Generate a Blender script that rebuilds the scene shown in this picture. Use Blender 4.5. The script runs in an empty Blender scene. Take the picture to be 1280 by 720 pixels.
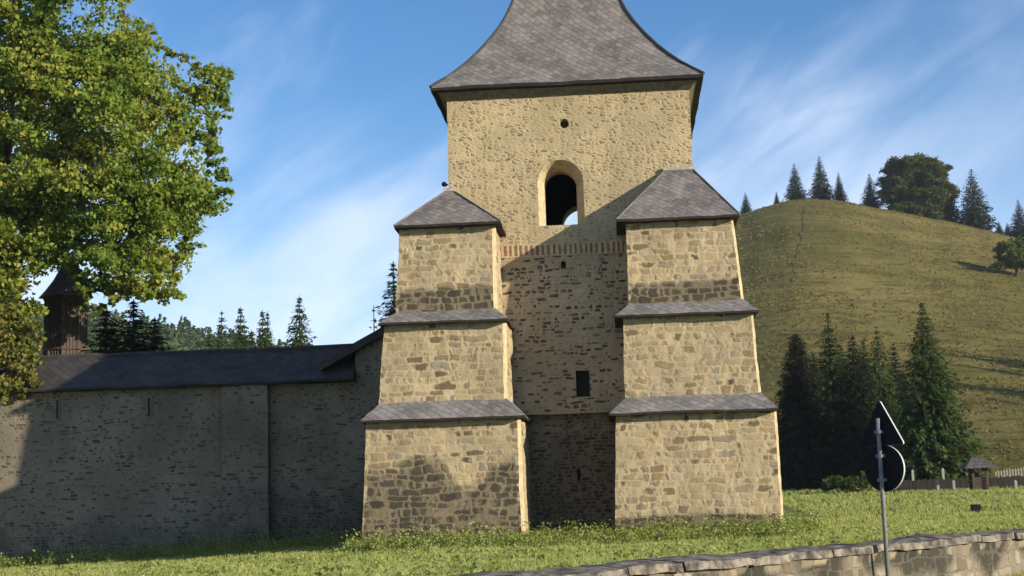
import bpy, bmesh, math, random
import numpy as np
from mathutils import Vector, Matrix, noise

rng = np.random.default_rng(7)
random.seed(7)
S = bpy.context.scene
COL = S.collection

# ------------------------------------------------------------------ camera
F = 1860.0
EYE = Vector((0, 0, 1.2))
RM = (Matrix.Rotation(math.radians(4.0), 3, 'Z') @ Matrix.Rotation(math.radians(90 + 7.96), 3, 'X')
      @ Matrix.Rotation(math.radians(-1.78), 3, 'Z'))
cam_d = bpy.data.cameras.new('camera')
cam = bpy.data.objects.new('camera', cam_d)
COL.objects.link(cam)
cam.matrix_world = Matrix.Translation(EYE) @ RM.to_4x4()
cam_d.sensor_width = 36.0
cam_d.lens = F / 1280 * 36
cam_d.clip_end = 6000
S.camera = cam


def ray(px, py):
    return RM @ Vector((px - 640, -(py - 360), -F))


def at(px, py, Y):
    """surveyed point: where the sight line through photo pixel px,py meets the vertical plane y=Y"""
    d = ray(px, py)
    return EYE + d * (Y / d.y)


# ------------------------------------------------------------------ helpers
def sstep(a, b, x):
    t = min(1.0, max(0.0, (x - a) / (b - a)))
    return t * t * (3 - 2 * t)


def tag(o, label=None, cat=None, group=None, kind=None):
    if label: o['label'] = label
    if cat: o['category'] = cat
    if group: o['group'] = group
    if kind: o['kind'] = kind
    return o


def empty(name, loc=(0, 0, 0)):
    o = bpy.data.objects.new(name, None)
    o.empty_display_size = 0.3
    COL.objects.link(o)
    o.location = loc
    return o


def link(name, me, mats, parent=None, smooth=False):
    if not isinstance(mats, (list, tuple)): mats = [mats]
    for m in mats: me.materials.append(m)
    o = bpy.data.objects.new(name, me)
    COL.objects.link(o)
    if parent is not None:
        o.parent = parent
        o.matrix_parent_inverse = Matrix.Translation(-Vector(parent.location))
    if smooth:
        me.polygons.foreach_set('use_smooth', [True] * len(me.polygons))
    return o


def np_mesh(name, verts, faces):
    """faces: (M,k) int array, all with the same k"""
    verts = np.asarray(verts, dtype=np.float32)
    faces = np.asarray(faces, dtype=np.int32)
    me = bpy.data.meshes.new(name)
    me.vertices.add(len(verts))
    me.vertices.foreach_set('co', verts.ravel())
    k = faces.shape[1]
    me.loops.add(faces.size)
    me.loops.foreach_set('vertex_index', faces.ravel())
    me.polygons.add(len(faces))
    me.polygons.foreach_set('loop_start', np.arange(0, faces.size, k, dtype=np.int32))
    me.update(calc_edges=True)
    me.validate()
    return me


def wob(p, a=0.018, b=0.009):
    v = noise.noise_vector(p * 0.9) * a
    if b: v = v + noise.noise_vector(p * 4.1 + Vector((7, 3, 1))) * b
    return v


class MB:
    """collects patches, boxes and tubes into one bmesh with metric UVs and a stain value"""

    def __init__(s):
        s.bm = bmesh.new()
        s.uv = s.bm.loops.layers.uv.new('UVMap')
        s.st = s.bm.verts.layers.float.new('stain')  # dirt on buttresses and low wall, painted shade on curtain wall and recess

    def patch(s, p00, p10, p11, p01, res=0.15, mat=0, wa=0.018, wb=0.009, stain=None, uvmode=None, uvo=(0, 0)):
        P = [Vector(p) for p in (p00, p10, p11, p01)]
        w = max((P[1] - P[0]).length, (P[2] - P[3]).length)
        h = max((P[3] - P[0]).length, (P[2] - P[1]).length)
        nu = max(1, int(round(w / res))); nv = max(1, int(round(h / res)))
        n = (P[1] - P[0]).cross(P[3] - P[0])
        if n.length < 1e-8: n = (P[2] - P[1]).cross(P[3] - P[1])
        n.normalize()
        if abs(n.z) > 0.999:
            ux, vy = Vector((1, 0, 0)), Vector((0, 1, 0))
        else:
            ux = Vector((0, 0, 1)).cross(n).normalized()
            vy = n.cross(ux).normalized()
        V = []
        for j in range(nv + 1):
            t = j / nv
            row = []
            for i in range(nu + 1):
                q = i / nu
                p = (P[0] * (1 - q) + P[1] * q) * (1 - t) + (P[3] * (1 - q) + P[2] * q) * t
                pw = p + (wob(p, wa, wb) if (wa or wb) else Vector((0, 0, 0)))
                v = s.bm.verts.new(pw)
                v[s.st] = stain(q, t) if stain else 0.0
                u_ = p.dot(ux) + uvo[0]
                v_ = (p.z if uvmode == 'z' else p.dot(vy)) + uvo[1]
                row.append((v, (u_, v_)))
            V.append(row)
        for j in range(nv):
            for i in range(nu):
                q = [V[j][i], V[j][i + 1], V[j + 1][i + 1], V[j + 1][i]]
                co = [x[0].co for x in q]
                # drop degenerate corners (triangular patches)
                qq = [q[0]]
                for k in range(1, 4):
                    if (q[k][0].co - qq[-1][0].co).length > 1e-6: qq.append(q[k])
                if len(qq) > 2 and (qq[0][0].co - qq[-1][0].co).length <= 1e-6: qq.pop()
                if len(qq) < 3: continue
                f = s.bm.faces.new([x[0] for x in qq])
                f.material_index = mat
                for l, x in zip(f.loops, qq): l[s.uv].uv = x[1]
        return s

    def prism(s, plan0, plan1, res=0.15, mat=0, mats=None, stain=None, wa=0.018, wb=0.009, caps=(True, True)):
        """closed frustum between two plan polygons (lists of 3D points, counter-clockwise from above)"""
        n = len(plan0)
        off = 0.0
        for i in range(n):
            j = (i + 1) % n
            s.patch(plan0[i], plan0[j], plan1[j], plan1[i], res, (mats[i] if mats else mat), wa, wb,
                    stain, 'z', (i * 3.7, 0))
        for k, (pl, cp) in enumerate(((plan0, caps[0]), (plan1, caps[1]))):
            if not cp: continue
            if n == 4:
                q = pl if k == 1 else [pl[0], pl[3], pl[2], pl[1]]
                s.patch(*q, res, mat, wa, wb)
            else:
                q = pl if k == 1 else list(reversed(pl))
                vs = [s.bm.verts.new(Vector(p) + (wob(Vector(p), wa, wb) if wa else Vector())) for p in q]
                f = s.bm.faces.new(vs); f.material_index = mat
        return s

    def box(s, x0, x1, y0, y1, z0, z1, res=9, mat=0, wa=0, wb=0):
        a = [(x0, y0, z0), (x1, y0, z0), (x1, y1, z0), (x0, y1, z0)]
        b = [(x0, y0, z1), (x1, y0, z1), (x1, y1, z1), (x0, y1, z1)]
        return s.prism([Vector(p) for p in a], [Vector(p) for p in b], res, mat, None, None, wa, wb)

    def tube(s, pts, radii, n=8, mat=0, cap=True):
        pts = [Vector(p) for p in pts]
        rings = []
        for i, p in enumerate(pts):
            d = (pts[min(i + 1, len(pts) - 1)] - pts[max(i - 1, 0)]).normalized()
            a = d.orthogonal().normalized() if abs(d.z) < .9 else Vector((1, 0, 0)).cross(d).normalized()
            b = d.cross(a)
            rings.append([s.bm.verts.new(p + (a * math.cos(2 * math.pi * k / n) + b * math.sin(2 * math.pi * k / n)) * radii[i])
                          for k in range(n)])
        for i in range(len(rings) - 1):
            for k in range(n):
                f = s.bm.faces.new((rings[i][k], rings[i][(k + 1) % n], rings[i + 1][(k + 1) % n], rings[i + 1][k]))
                f.material_index = mat
                for l, uv in zip(f.loops, ((k, i), (k + 1, i), (k + 1, i + 1), (k, i + 1))):
                    l[s.uv].uv = (uv[0] / n, uv[1] * .5)
        if cap:
            for r, fl in ((rings[0], True), (rings[-1], False)):
                try:
                    f = s.bm.faces.new(list(reversed(r)) if fl else r); f.material_index = mat
                except Exception: pass
        return s

    def poly(s, pts, mat=0):
        f = s.bm.faces.new([s.bm.verts.new(p) for p in pts]); f.material_index = mat
        for l in f.loops: l[s.uv].uv = (l.vert.co.x, l.vert.co.z)
        return s

    def mesh(s, name, weld=1e-4):
        if weld: bmesh.ops.remove_doubles(s.bm, verts=s.bm.verts, dist=weld)
        bmesh.ops.recalc_face_normals(s.bm, faces=s.bm.faces)
        me = bpy.data.meshes.new(name)
        s.bm.to_mesh(me); s.bm.free()
        return me

    def build(s, name, mats, parent=None, smooth=False, weld=1e-4):
        return link(name, s.mesh(name, weld), mats, parent, smooth)


def boolean_cut(o, cutters):
    for c in cutters:
        m = o.modifiers.new('cut', 'BOOLEAN'); m.operation = 'DIFFERENCE'; m.object = c; m.solver = 'EXACT'
    dg = bpy.context.evaluated_depsgraph_get()
    dg.update()
    me = bpy.data.meshes.new_from_object(o.evaluated_get(dg))
    o.modifiers.clear()
    o.data = me
    for c in cutters:
        bpy.data.objects.remove(c)


# ------------------------------------------------------------------ material helpers
class NT:
    def __init__(s, name):
        s.m = bpy.data.materials.new(name); s.m.use_nodes = True
        s.t = s.m.node_tree; s.n = s.t.nodes
        s.n.clear()
        s.out = s.n.new('ShaderNodeOutputMaterial')

    def add(s, typ, **kw):
        n = s.n.new(typ)
        for k, v in kw.items(): setattr(n, k, v)
        return n

    def l(s, a, b): s.t.links.new(a, b)

    def val(s, sock, v):
        if hasattr(v, 'is_output') or isinstance(v, bpy.types.NodeSocket): s.l(v, sock)
        else: sock.default_value = v

    def math(s, op, a, b=0.0, c=None, clamp=False):
        n = s.add('ShaderNodeMath', operation=op); n.use_clamp = clamp
        s.val(n.inputs[0], a); s.val(n.inputs[1], b)
        if c is not None: s.val(n.inputs[2], c)
        return n.outputs[0]

    def mix(s, f, a, b, mode='MIX'):
        n = s.add('ShaderNodeMix', data_type='RGBA', blend_type=mode)
        s.val(n.inputs[0], f); s.val(n.inputs[6], a if not isinstance(a, tuple) else (*a, 1)); s.val(n.inputs[7], b if not isinstance(b, tuple) else (*b, 1))
        return n.outputs[2]

    def noise(s, vec, scale, detail=4, rough=.6, dist=0.0):
        n = s.add('ShaderNodeTexNoise'); n.inputs['Scale'].default_value = scale
        n.inputs['Detail'].default_value = detail; n.inputs['Roughness'].default_value = rough
        n.inputs['Distortion'].default_value = dist
        if vec is not None: s.l(vec, n.inputs['Vector'])
        return n

    def ss(s, x, a, b, lo=0.0, hi=1.0):
        n = s.add('ShaderNodeMapRange', interpolation_type='SMOOTHSTEP')
        s.val(n.inputs[0], x); s.val(n.inputs[1], a); s.val(n.inputs[2], b); s.val(n.inputs[3], lo); s.val(n.inputs[4], hi)
        return n.outputs[0]

    def ramp(s, x, stops, interp='LINEAR'):
        n = s.add('ShaderNodeValToRGB'); n.color_ramp.interpolation = interp
        e = n.color_ramp.elements
        while len(e) < len(stops): e.new(0.5)
        for el, (p, c) in zip(e, stops): el.position = p; el.color = (*c, 1)
        s.l(x, n.inputs[0])
        return n.outputs[0]

    def mapping(s, vec, scale=(1, 1, 1), rot=(0, 0, 0), loc=(0, 0, 0)):
        n = s.add('ShaderNodeMapping'); n.inputs['Scale'].default_value = scale
        n.inputs['Rotation'].default_value = rot; n.inputs['Location'].default_value = loc
        s.l(vec, n.inputs['Vector'])
        return n.outputs[0]

    def finish(s, col, rough=.9, height=None, bstr=.5, bdist=.02, spec=.2, metal=0.0):
        p = s.add('ShaderNodeBsdfPrincipled')
        s.val(p.inputs['Base Color'], col if not isinstance(col, tuple) else (*col, 1))
        s.val(p.inputs['Roughness'], rough)
        p.inputs['Specular IOR Level'].default_value = spec
        p.inputs['Metallic'].default_value = metal
        if height is not None:
            b = s.add('ShaderNodeBump'); b.inputs['Strength'].default_value = bstr; b.inputs['Distance'].default_value = bdist
            s.l(height, b.inputs['Height']); s.l(b.outputs[0], p.inputs['Normal'])
        s.l(p.outputs[0], s.out.inputs[0])
        return s.m


def mat_stone(name, sx, sz, cover, mortar, tones, soft=.10, base_vis=.0, stain=None, patch=.0, bump=.6, seed=0.0, edge=.04, coursed=True, pits=0.0):
    """rubble masonry: flattened cells bedded in smeared mortar"""
    N = NT(name)
    uv = N.add('ShaderNodeUVMap', uv_map='UVMap').outputs[0]
    geo = N.add('ShaderNodeTexCoord').outputs['Object']
    uvo = N.mapping(uv, loc=(seed, seed * 1.7, 0))
    dn = N.noise(uvo, 2.6, 4, .6)
    off = N.add('ShaderNodeVectorMath', operation='MULTIPLY_ADD')
    N.l(dn.outputs['Color'], off.inputs[0]); off.inputs[1].default_value = (.34, .14, 0); N.l(uvo, off.inputs[2])
    mp = N.mapping(off.outputs[0], scale=(sx, sz, 1))
    if coursed:
        # uneven courses: row number from a warped height, stones of random length within each row
        sp0 = N.add('ShaderNodeSeparateXYZ'); N.l(mp, sp0.inputs[0])
        wv = N.noise(N.mapping(uvo, scale=(.5, 2.6, 1)), 1.0, 2, .5).outputs['Fac']
        wl = N.noise(N.mapping(uvo, scale=(1.0, 1.0, 1)), 1.1, 3, .6).outputs['Fac']
        vv = N.math('ADD', sp0.outputs[1], N.math('ADD', N.math('MULTIPLY', wv, 1.5), N.math('MULTIPLY', wl, 1.1)))
        row = N.math('FLOOR', vv)
        hd = N.math('SUBTRACT', .5, N.math('ABSOLUTE', N.math('SUBTRACT', N.math('FRACT', vv), .5)))
        wn = N.add('ShaderNodeTexWhiteNoise', noise_dimensions='1D'); N.l(row, wn.inputs['W'])
        uu = N.math('ADD', N.math('MULTIPLY', sp0.outputs[0], N.math('MULTIPLY_ADD', wn.outputs['Value'], .7, .65)), N.math('MULTIPLY', wn.outputs['Value'], 57.0))
        cm = N.add('ShaderNodeCombineXYZ'); N.l(uu, cm.inputs[0]); N.l(N.math('MULTIPLY', row, 9.0), cm.inputs[1])
        mp = cm.outputs[0]
    v1 = N.add('ShaderNodeTexVoronoi', voronoi_dimensions='2D', feature='F1'); v1.inputs['Scale'].default_value = 1
    v2 = N.add('ShaderNodeTexVoronoi', voronoi_dimensions='2D', feature='DISTANCE_TO_EDGE'); v2.inputs['Scale'].default_value = 1
    for v in (v1, v2):
        v.inputs['Randomness'].default_value = .9; N.l(mp, v.inputs['Vector'])
    sep = N.add('ShaderNodeSeparateColor'); N.l(v1.outputs['Color'], sep.inputs[0])
    r, g, b = sep.outputs
    fn = N.noise(uvo, 9, 5, .65).outputs['Fac']
    ln = N.noise(uvo, .55, 4, .6).outputs['Fac']
    # mortar smear eats into the stones unevenly
    eat = N.math('ADD', N.math('MULTIPLY', N.math('SUBTRACT', fn, .5), .32), N.math('MULTIPLY', N.math('SUBTRACT', ln, .5), .25))
    dist = v2.outputs['Distance']
    if coursed:
        sm_ = N.add('ShaderNodeMath', operation='SMOOTH_MIN'); N.l(dist, sm_.inputs[0]); N.l(N.math('MULTIPLY', hd, .8), sm_.inputs[1]); sm_.inputs[2].default_value = .22
        dist = sm_.outputs[0]
    d = N.math('ADD', dist, eat)
    mask = N.ss(d, edge, edge + soft)
    vis = N.ss(g, cover - .08, cover + .08, base_vis, 1.0)
    m2 = N.math('MULTIPLY', mask, vis)
    scol = N.ramp(r, tones)
    fine = N.noise(uvo, 26, 4, .7).outputs['Fac']
    scol = N.mix(N.ss(fine, .35, .75, 0, .35), scol, (.12, .095, .06))
    mcol = N.mix(N.ss(ln, .35, .7), tuple(c * .82 for c in mortar), tuple(min(.9, c * 1.12) for c in mortar))
    mcol = N.mix(N.ss(fn, .5, .8, 0, .35), mcol, tuple(c * .55 for c in mortar))
    col = N.mix(m2, mcol, scol)
    big = N.noise(geo, .35, 5, .6).outputs['Fac']
    col = N.mix(N.ss(big, .42, .75, 0, .35 + patch), col, tuple(c * .5 for c in mortar))
    if pits:
        pn = N.noise(N.mapping(uvo, scale=(1, 1.5, 1)), 5.5, 4, .6, .5).outputs['Fac']
        col = N.mix(N.ss(pn, .60, .72, 0, pits), col, tuple(c * .38 for c in mortar))
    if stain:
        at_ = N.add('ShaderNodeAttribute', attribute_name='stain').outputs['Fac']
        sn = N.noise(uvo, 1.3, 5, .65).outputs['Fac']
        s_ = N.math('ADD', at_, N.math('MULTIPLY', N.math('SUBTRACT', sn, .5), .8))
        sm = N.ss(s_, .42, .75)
        # stones take the dirt and painted shade more strongly than the pointing
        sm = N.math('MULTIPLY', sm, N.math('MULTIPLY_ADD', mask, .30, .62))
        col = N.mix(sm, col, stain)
    h = N.math('ADD', N.math('MULTIPLY', m2, .55), N.math('ADD', N.math('MULTIPLY', fn, .5), N.math('MULTIPLY', fine, .25)))
    return N.finish(col, .92, h, bump, .06, .15)


def mat_slate(name, c1, c2, w=.42, hgt=.30, rot=45, edge=.012, lichen=.0, bump=.5):
    N = NT(name)
    uv = N.add('ShaderNodeUVMap', uv_map='UVMap').outputs[0]
    dn = N.noise(uv, 1.5, 3, .6)
    off = N.add('ShaderNodeVectorMath', operation='MULTIPLY_ADD')
    N.l(dn.outputs['Color'], off.inputs[0]); off.inputs[1].default_value = (.05, .05, 0); N.l(uv, off.inputs[2])
    mp = N.mapping(off.outputs[0], rot=(0, 0, math.radians(rot)))
    br = N.add('ShaderNodeTexBrick'); br.offset = .5; br.squash = 1
    N.l(mp, br.inputs['Vector'])
    br.inputs['Color1'].default_value = (0, 0, 0, 1); br.inputs['Color2'].default_value = (1, 1, 1, 1)
    br.inputs['Mortar'].default_value = (.5, .5, .5, 1); br.inputs['Scale'].default_value = 1
    br.inputs['Mortar Size'].default_value = edge; br.inputs['Mortar Smooth'].default_value = .3
    br.inputs['Brick Width'].default_value = w; br.inputs['Row Height'].default_value = hgt
    br.inputs['Bias'].default_value = 0
    tone = N.math('MULTIPLY', br.outputs['Color'], 1.0)
    fn = N.noise(uv, 14, 5, .7).outputs['Fac']
    ln = N.noise(uv, .8, 4, .6).outputs['Fac']
    t = N.math('ADD', N.math('MULTIPLY', tone, .42), N.math('ADD', N.math('MULTIPLY', N.math('SUBTRACT', ln, .5), 1.3), N.math('MULTIPLY', N.math('SUBTRACT', fn, .5), 1.3)))
    col = N.mix(N.ss(t, -.35, .85), c1, c2)
    if lichen:
        q = N.noise(uv, 5, 5, .7, .4).outputs['Fac']
        col = N.mix(N.ss(q, .54, .68, 0, lichen), col, (.36, .35, .32))
    col = N.mix(N.math('MULTIPLY', br.outputs['Fac'], N.ss(fn, .3, .7, .3, .9)), col, tuple(c * .3 for c in c1))
    # each slate lifts a little toward its lower tip
    sx = N.add('ShaderNodeSeparateXYZ'); N.l(mp, sx.inputs[0])
    saw = N.math('FRACT', N.math('DIVIDE', sx.outputs[1], hgt))
    h = N.math('ADD', N.math('MULTIPLY', saw, -.6), N.math('ADD', N.math('MULTIPLY', br.outputs['Fac'], -.6), N.math('ADD', N.math('MULTIPLY', tone, .5), N.math('MULTIPLY', fn, .3))))
    return N.finish(col, .72, h, bump, .03, .3)


def mat_simple(name, col, var=.35, scale=8, rough=.8, bump=.2, spec=.25, metal=0.0, stretch=(1, 1, 1), dark=None):
    N = NT(name)
    geo = N.mapping(N.add('ShaderNodeTexCoord').outputs['Object'], scale=stretch)
    a = N.noise(geo, scale, 5, .65).outputs['Fac']
    c = N.mix(N.ss(a, .3, .72), tuple(x * (1 - var) for x in col) if dark is None else dark, tuple(min(.95, x * (1 + var * .5)) for x in col))
    return N.finish(c, rough, a, bump, .02, spec, metal)


def mat_leaf(name, stops, trans=.35, rough=.55, nscale=.35, spec=.25):
    """leaf colour varies from leaf to leaf and from bough to bough"""
    N = NT(name)
    r = N.add('ShaderNodeNewGeometry').outputs['Random Per Island']
    geo = N.add('ShaderNodeTexCoord').outputs['Object']
    ln = N.noise(geo, nscale, 3, .6).outputs['Fac']
    t = N.math('ADD', N.math('MULTIPLY', r, .5), N.math('MULTIPLY', N.ss(ln, .3, .7), .5))
    c = N.ramp(t, stops)
    p = N.add('ShaderNodeBsdfPrincipled'); N.l(c, p.inputs['Base Color'])
    p.inputs['Roughness'].default_value = rough; p.inputs['Specular IOR Level'].default_value = spec
    tr = N.add('ShaderNodeBsdfTranslucent')
    N.l(N.mix(.5, c, (.30, .34, .03), 'MIX'), tr.inputs['Color'])
    mx = N.add('ShaderNodeMixShader'); mx.inputs[0].default_value = trans
    N.l(p.outputs[0], mx.inputs[1]); N.l(tr.outputs[0], mx.inputs[2])
    N.l(mx.outputs[0], N.out.inputs[0])
    return N.m


M = {}
TAN = (.40, .32, .19)
T_BUT = [(0, (.07, .055, .035)), (.22, (.20, .14, .075)), (.45, (.30, .235, .14)), (.62, (.24, .155, .06)), (.8, (.20, .185, .135)), (1, (.36, .30, .19))]
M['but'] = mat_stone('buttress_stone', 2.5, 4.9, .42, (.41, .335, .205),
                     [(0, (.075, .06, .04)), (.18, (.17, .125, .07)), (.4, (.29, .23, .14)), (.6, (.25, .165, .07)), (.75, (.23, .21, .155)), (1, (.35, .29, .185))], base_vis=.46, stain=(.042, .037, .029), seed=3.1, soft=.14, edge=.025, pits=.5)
M['upper'] = mat_stone('upper_wall_stone', 5.2, 10.0, .52, (.42, .345, .205),
                       [(0, (.17, .125, .075)), (.3, (.30, .22, .125)), (.6, (.37, .29, .17)), (.8, (.29, .19, .11)), (1, (.43, .37, .24))], base_vis=.26, seed=11.0, bump=.6, soft=.3, edge=.06, coursed=False, pits=.75)
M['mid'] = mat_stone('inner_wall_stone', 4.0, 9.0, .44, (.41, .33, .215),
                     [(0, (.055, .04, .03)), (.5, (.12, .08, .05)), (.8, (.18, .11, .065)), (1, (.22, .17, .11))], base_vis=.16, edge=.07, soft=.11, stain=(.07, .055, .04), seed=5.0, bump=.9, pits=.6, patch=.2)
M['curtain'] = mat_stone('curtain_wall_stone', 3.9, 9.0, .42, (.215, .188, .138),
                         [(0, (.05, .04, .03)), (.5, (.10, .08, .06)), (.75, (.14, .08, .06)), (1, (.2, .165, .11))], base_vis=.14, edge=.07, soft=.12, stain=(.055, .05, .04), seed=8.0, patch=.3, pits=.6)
M['low'] = mat_stone('low_wall_stone', 3.8, 5.6, .25, (.18, .162, .128),
                     [(0, (.10, .075, .05)), (.3, (.23, .19, .13)), (.6, (.30, .26, .19)), (.8, (.20, .14, .09)), (1, (.33, .285, .21))], base_vis=.7, edge=.03, soft=.06, stain=(.030, .031, .024), seed=2.0, pits=.7)
M['plaster'] = mat_simple('lime_plaster', (.44, .36, .22), .28, 5, .9, .25, .1)
M['slate'] = mat_slate('roof_slate', (.085, .077, .072), (.228, .208, .192), w=.27, hgt=.19, lichen=.25, edge=.010)
M['slate_s'] = mat_slate('ledge_slate', (.10, .094, .09), (.25, .236, .225), w=.29, hgt=.21, lichen=.4, edge=.011)
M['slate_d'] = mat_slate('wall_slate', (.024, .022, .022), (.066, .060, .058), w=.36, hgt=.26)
M['eave'] = mat_simple('eave_board', (.026, .022, .019), .4, 10, .8, .2)
M['lead'] = mat_simple('flashing_mortar', (.36, .34, .30), .3, 7, .85, .3)
M['brick'] = mat_simple('red_brick', (.235, .115, .075), .4, 12, .9, .3)
M['dark'] = mat_simple('dark_timber', (.03, .025, .02), .4, 14, .8, .2)
M['wood'] = mat_simple('weathered_timber', (.085, .064, .050), .5, 6, .85, .4, stretch=(9, 9, .5))
M['shingle'] = mat_slate('wood_shingle', (.06, .05, .047), (.14, .12, .11), w=.16, hgt=.2, rot=0, edge=.015)
M['bark'] = mat_simple('bark', (.085, .065, .045), .5, 6, .95, .6, stretch=(3, 3, .6))
M['pale_bark'] = mat_simple('pale_bark', (.22, .18, .15), .5, 7, .95, .5, stretch=(3, 3, .6))
M['cope'] = mat_simple('coping_stone', (.21, .185, .15), .5, 5.5, .95, 1.0, .1, dark=(.035, .033, .03))
M['steel'] = mat_simple('galvanised_steel', (.18, .18, .18), .25, 12, .7, .05, .1, 0)
M['signback'] = mat_simple('sign_back_grey', (.009, .010, .013), .2, 6, .7, .05, .12)
M['signrim'] = mat_simple('sign_rim_metal', (.55, .55, .54), .12, 9, .4, .05, .5, .3)
M['signface'] = mat_simple('sign_face_white', (.75, .75, .72), .08, 5, .4, .02, .5)
M['signred'] = mat_simple('sign_border_red', (.5, .03, .03), .12, 5, .4, .02, .5)
M['white'] = mat_simple('white_painted_wood', (.30, .29, .26), .2, 9, .7, .15)
M['maple'] = mat_leaf('maple_leaf', [(0, (.06, .12, .018)), (.35, (.15, .24, .035)), (.62, (.25, .32, .05)), (.84, (.38, .36, .075)), (1, (.45, .32, .09))], .5, nscale=.28)
M['creeper'] = mat_leaf('creeper_leaf', [(0, (.05, .075, .012)), (.5, (.13, .14, .022)), (1, (.27, .21, .05))], .35, nscale=.9)
M['needle'] = mat_leaf('spruce_needle', [(0, (.016, .036, .011)), (.5, (.044, .084, .022)), (1, (.085, .125, .034))], .2, .7, .5)
M['needle_b'] = mat_leaf('spruce_needle_bluish', [(0, (.014, .027, .018)), (.5, (.026, .045, .028)), (1, (.045, .066, .038))], .1, .7, .4)
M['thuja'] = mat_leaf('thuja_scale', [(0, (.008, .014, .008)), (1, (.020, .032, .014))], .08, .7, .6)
M['broad'] = mat_leaf('hill_broadleaf', [(0, (.018, .032, .010)), (.6, (.045, .068, .018)), (1, (.10, .11, .026))], .25, .7, .3)
M['orchard'] = mat_leaf('orchard_leaf', [(0, (.03, .05, .012)), (.6, (.075, .10, .022)), (1, (.13, .14, .035))], .3, .7, .3)
M['forest'] = mat_leaf('forest_canopy', [(0, (.020, .042, .016)), (.4, (.035, .065, .020)), (.75, (.065, .095, .026)), (1, (.10, .12, .035))], .15, .8, .012)
M['grass'] = mat_leaf('grass_blade', [(0, (.17, .22, .05)), (.5, (.41, .45, .14)), (.85, (.47, .49, .19)), (1, (.52, .49, .26))], .5, .6, .35)
M['weed'] = mat_leaf('weed_leaf', [(0, (.12, .17, .03)), (.5, (.26, .31, .075)), (.85, (.38, .40, .15)), (1, (.5, .5, .3))], .45, .6, .8)
M['hay'] = mat_leaf('hill_tussock', [(0, (.075, .070, .018)), (.4, (.14, .118, .034)), (.75, (.20, .16, .055)), (1, (.27, .21, .08))], .2, .8, .03)


def mat_ground():
    N = NT('meadow_ground')
    geo = N.add('ShaderNodeTexCoord').outputs['Object']
    a = N.noise(geo, .12, 5, .6).outputs['Fac']; b = N.noise(geo, 2.2, 6, .7).outputs['Fac']
    c = N.mix(N.ss(a, .35, .7), (.13, .165, .035), (.20, .205, .055))
    c = N.mix(N.ss(b, .45, .75, 0, .6), c, (.08, .095, .026))
    return N.finish(c, .95, b, .6, .08, .1)


def mat_hill():
    N = NT('hill_pasture')
    geo = N.add('ShaderNodeTexCoord').outputs['Object']
    st = N.mapping(geo, scale=(.38, .6, 3.0))
    a = N.noise(geo, .022, 5, .62).outputs['Fac']; b = N.noise(st, .30, 6, .68, .8).outputs['Fac']; d = N.noise(geo, 1.1, 5, .7).outputs['Fac']
    c = N.mix(N.ss(a, .35, .66), (.105, .103, .028), (.190, .155, .054))
    c = N.mix(N.ss(b, .46, .64, 0, .85), c, (.078, .064, .022))
    c = N.mix(N.ss(b, .22, .40, .55, 0), c, (.235, .195, .075))
    c = N.mix(N.ss(d, .48, .75, 0, .65), c, (.062, .055, .018))
    h = N.math('ADD', N.math('MULTIPLY', b, 1.5), d)
    return N.finish(c, .95, h, .7, .6, .05)


M['ground'] = mat_ground()
M['hill'] = mat_hill()
M['farhill'] = mat_simple('far_hill_soil', (.03, .05, .018), .4, .02, .95, 0, .05)

# ------------------------------------------------------------------ terrain
WA, WD = Vector((-1.57, 13.93)), Vector((.637, .771))     # low wall line: start and direction
WN = Vector((-.771, .637))                                # towards the tower


def wall_s(x, y):
    """signed distance behind the low wall"""
    return (x - WA.x) * WN.x + (y - WA.y) * WN.y


def gz(x, y):
    z = -.46 * sstep(2, 20, -3 - x) + .10 * sstep(-2, 10, x)
    z += max(0, y - 60) * .0195 * sstep(-10, 20, x)
    s = wall_s(x, y)
    z += .22 * (1 - sstep(0, 16, s)) * sstep(-16, 0, x + 4)
    if s < 0:
        z = z * (1 - sstep(-.1, -.5, s)) if False else z
        z -= (.38 + .02 * min(-s, 4)) * sstep(-.05, .05, -s - .15)
    z += .05 * noise.noise(Vector((x * .25, y * .25, 0)))
    z -= .17 * sstep(18, 34, y) * (1 - sstep(60, 85, y)) + .10 * sstep(0, 8, -4 - x) * sstep(30, 50, y)
    return z


def lerp_tab(tab, x):
    if x <= tab[0][0]: return tab[0][1]
    for (a, va), (b, vb) in zip(tab, tab[1:]):
        if x <= b:
            t = (x - a) / (b - a)
            t = t * t * (3 - 2 * t) * .4 + t * .6
            return va + (vb - va) * t
    return tab[-1][1]


def sky_tab(pts):
    """skyline table: bearing (x/y) -> slope of sight ((z-eye)/y)"""
    out = []
    for px, py in pts:
        d = ray(px, py)
        out.append((d.x / d.y, d.z / d.y))
    return sorted(out)


RIDGE = sky_tab([(300, 640), (520, 560), (640, 430), (760, 335), (850, 292), (925, 268), (955, 259), (985, 251), (1015, 249.5), (1045, 251), (1110, 263), (1180, 277),
                 (1230, 287), (1280, 298), (1400, 325), (1600, 370), (1900, 420)])
HY0, HY1 = 126.0, 400.0


def _q(y):
    t = (y - HY0) / (HY1 - HY0)
    if t <= 0: return 0.0
    if t > 1.0: return max(.4, 1 - (t - 1) * .25)
    return t ** 1.15 * (1 - .12 * t ** 5) / .88


_qmax = max(_q(HY0 + i) / (HY0 + i) for i in range(1, 420))


def hill_z(x, y):
    s = x / y
    e = lerp_tab(RIDGE, s)
    base = 1.9
    q = _q(y) / _qmax
    z = base + q * (e - .7 / 300) + .55 * noise.noise(Vector((x * .03, y * .03, 1))) * sstep(126, 180, y)
    z += .35 * noise.noise(Vector((x * .13, y * .13, 4))) * sstep(126, 150, y)
    if y < HY0 + 4: z -= (HY0 + 4 - y) * .5
    return z


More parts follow.
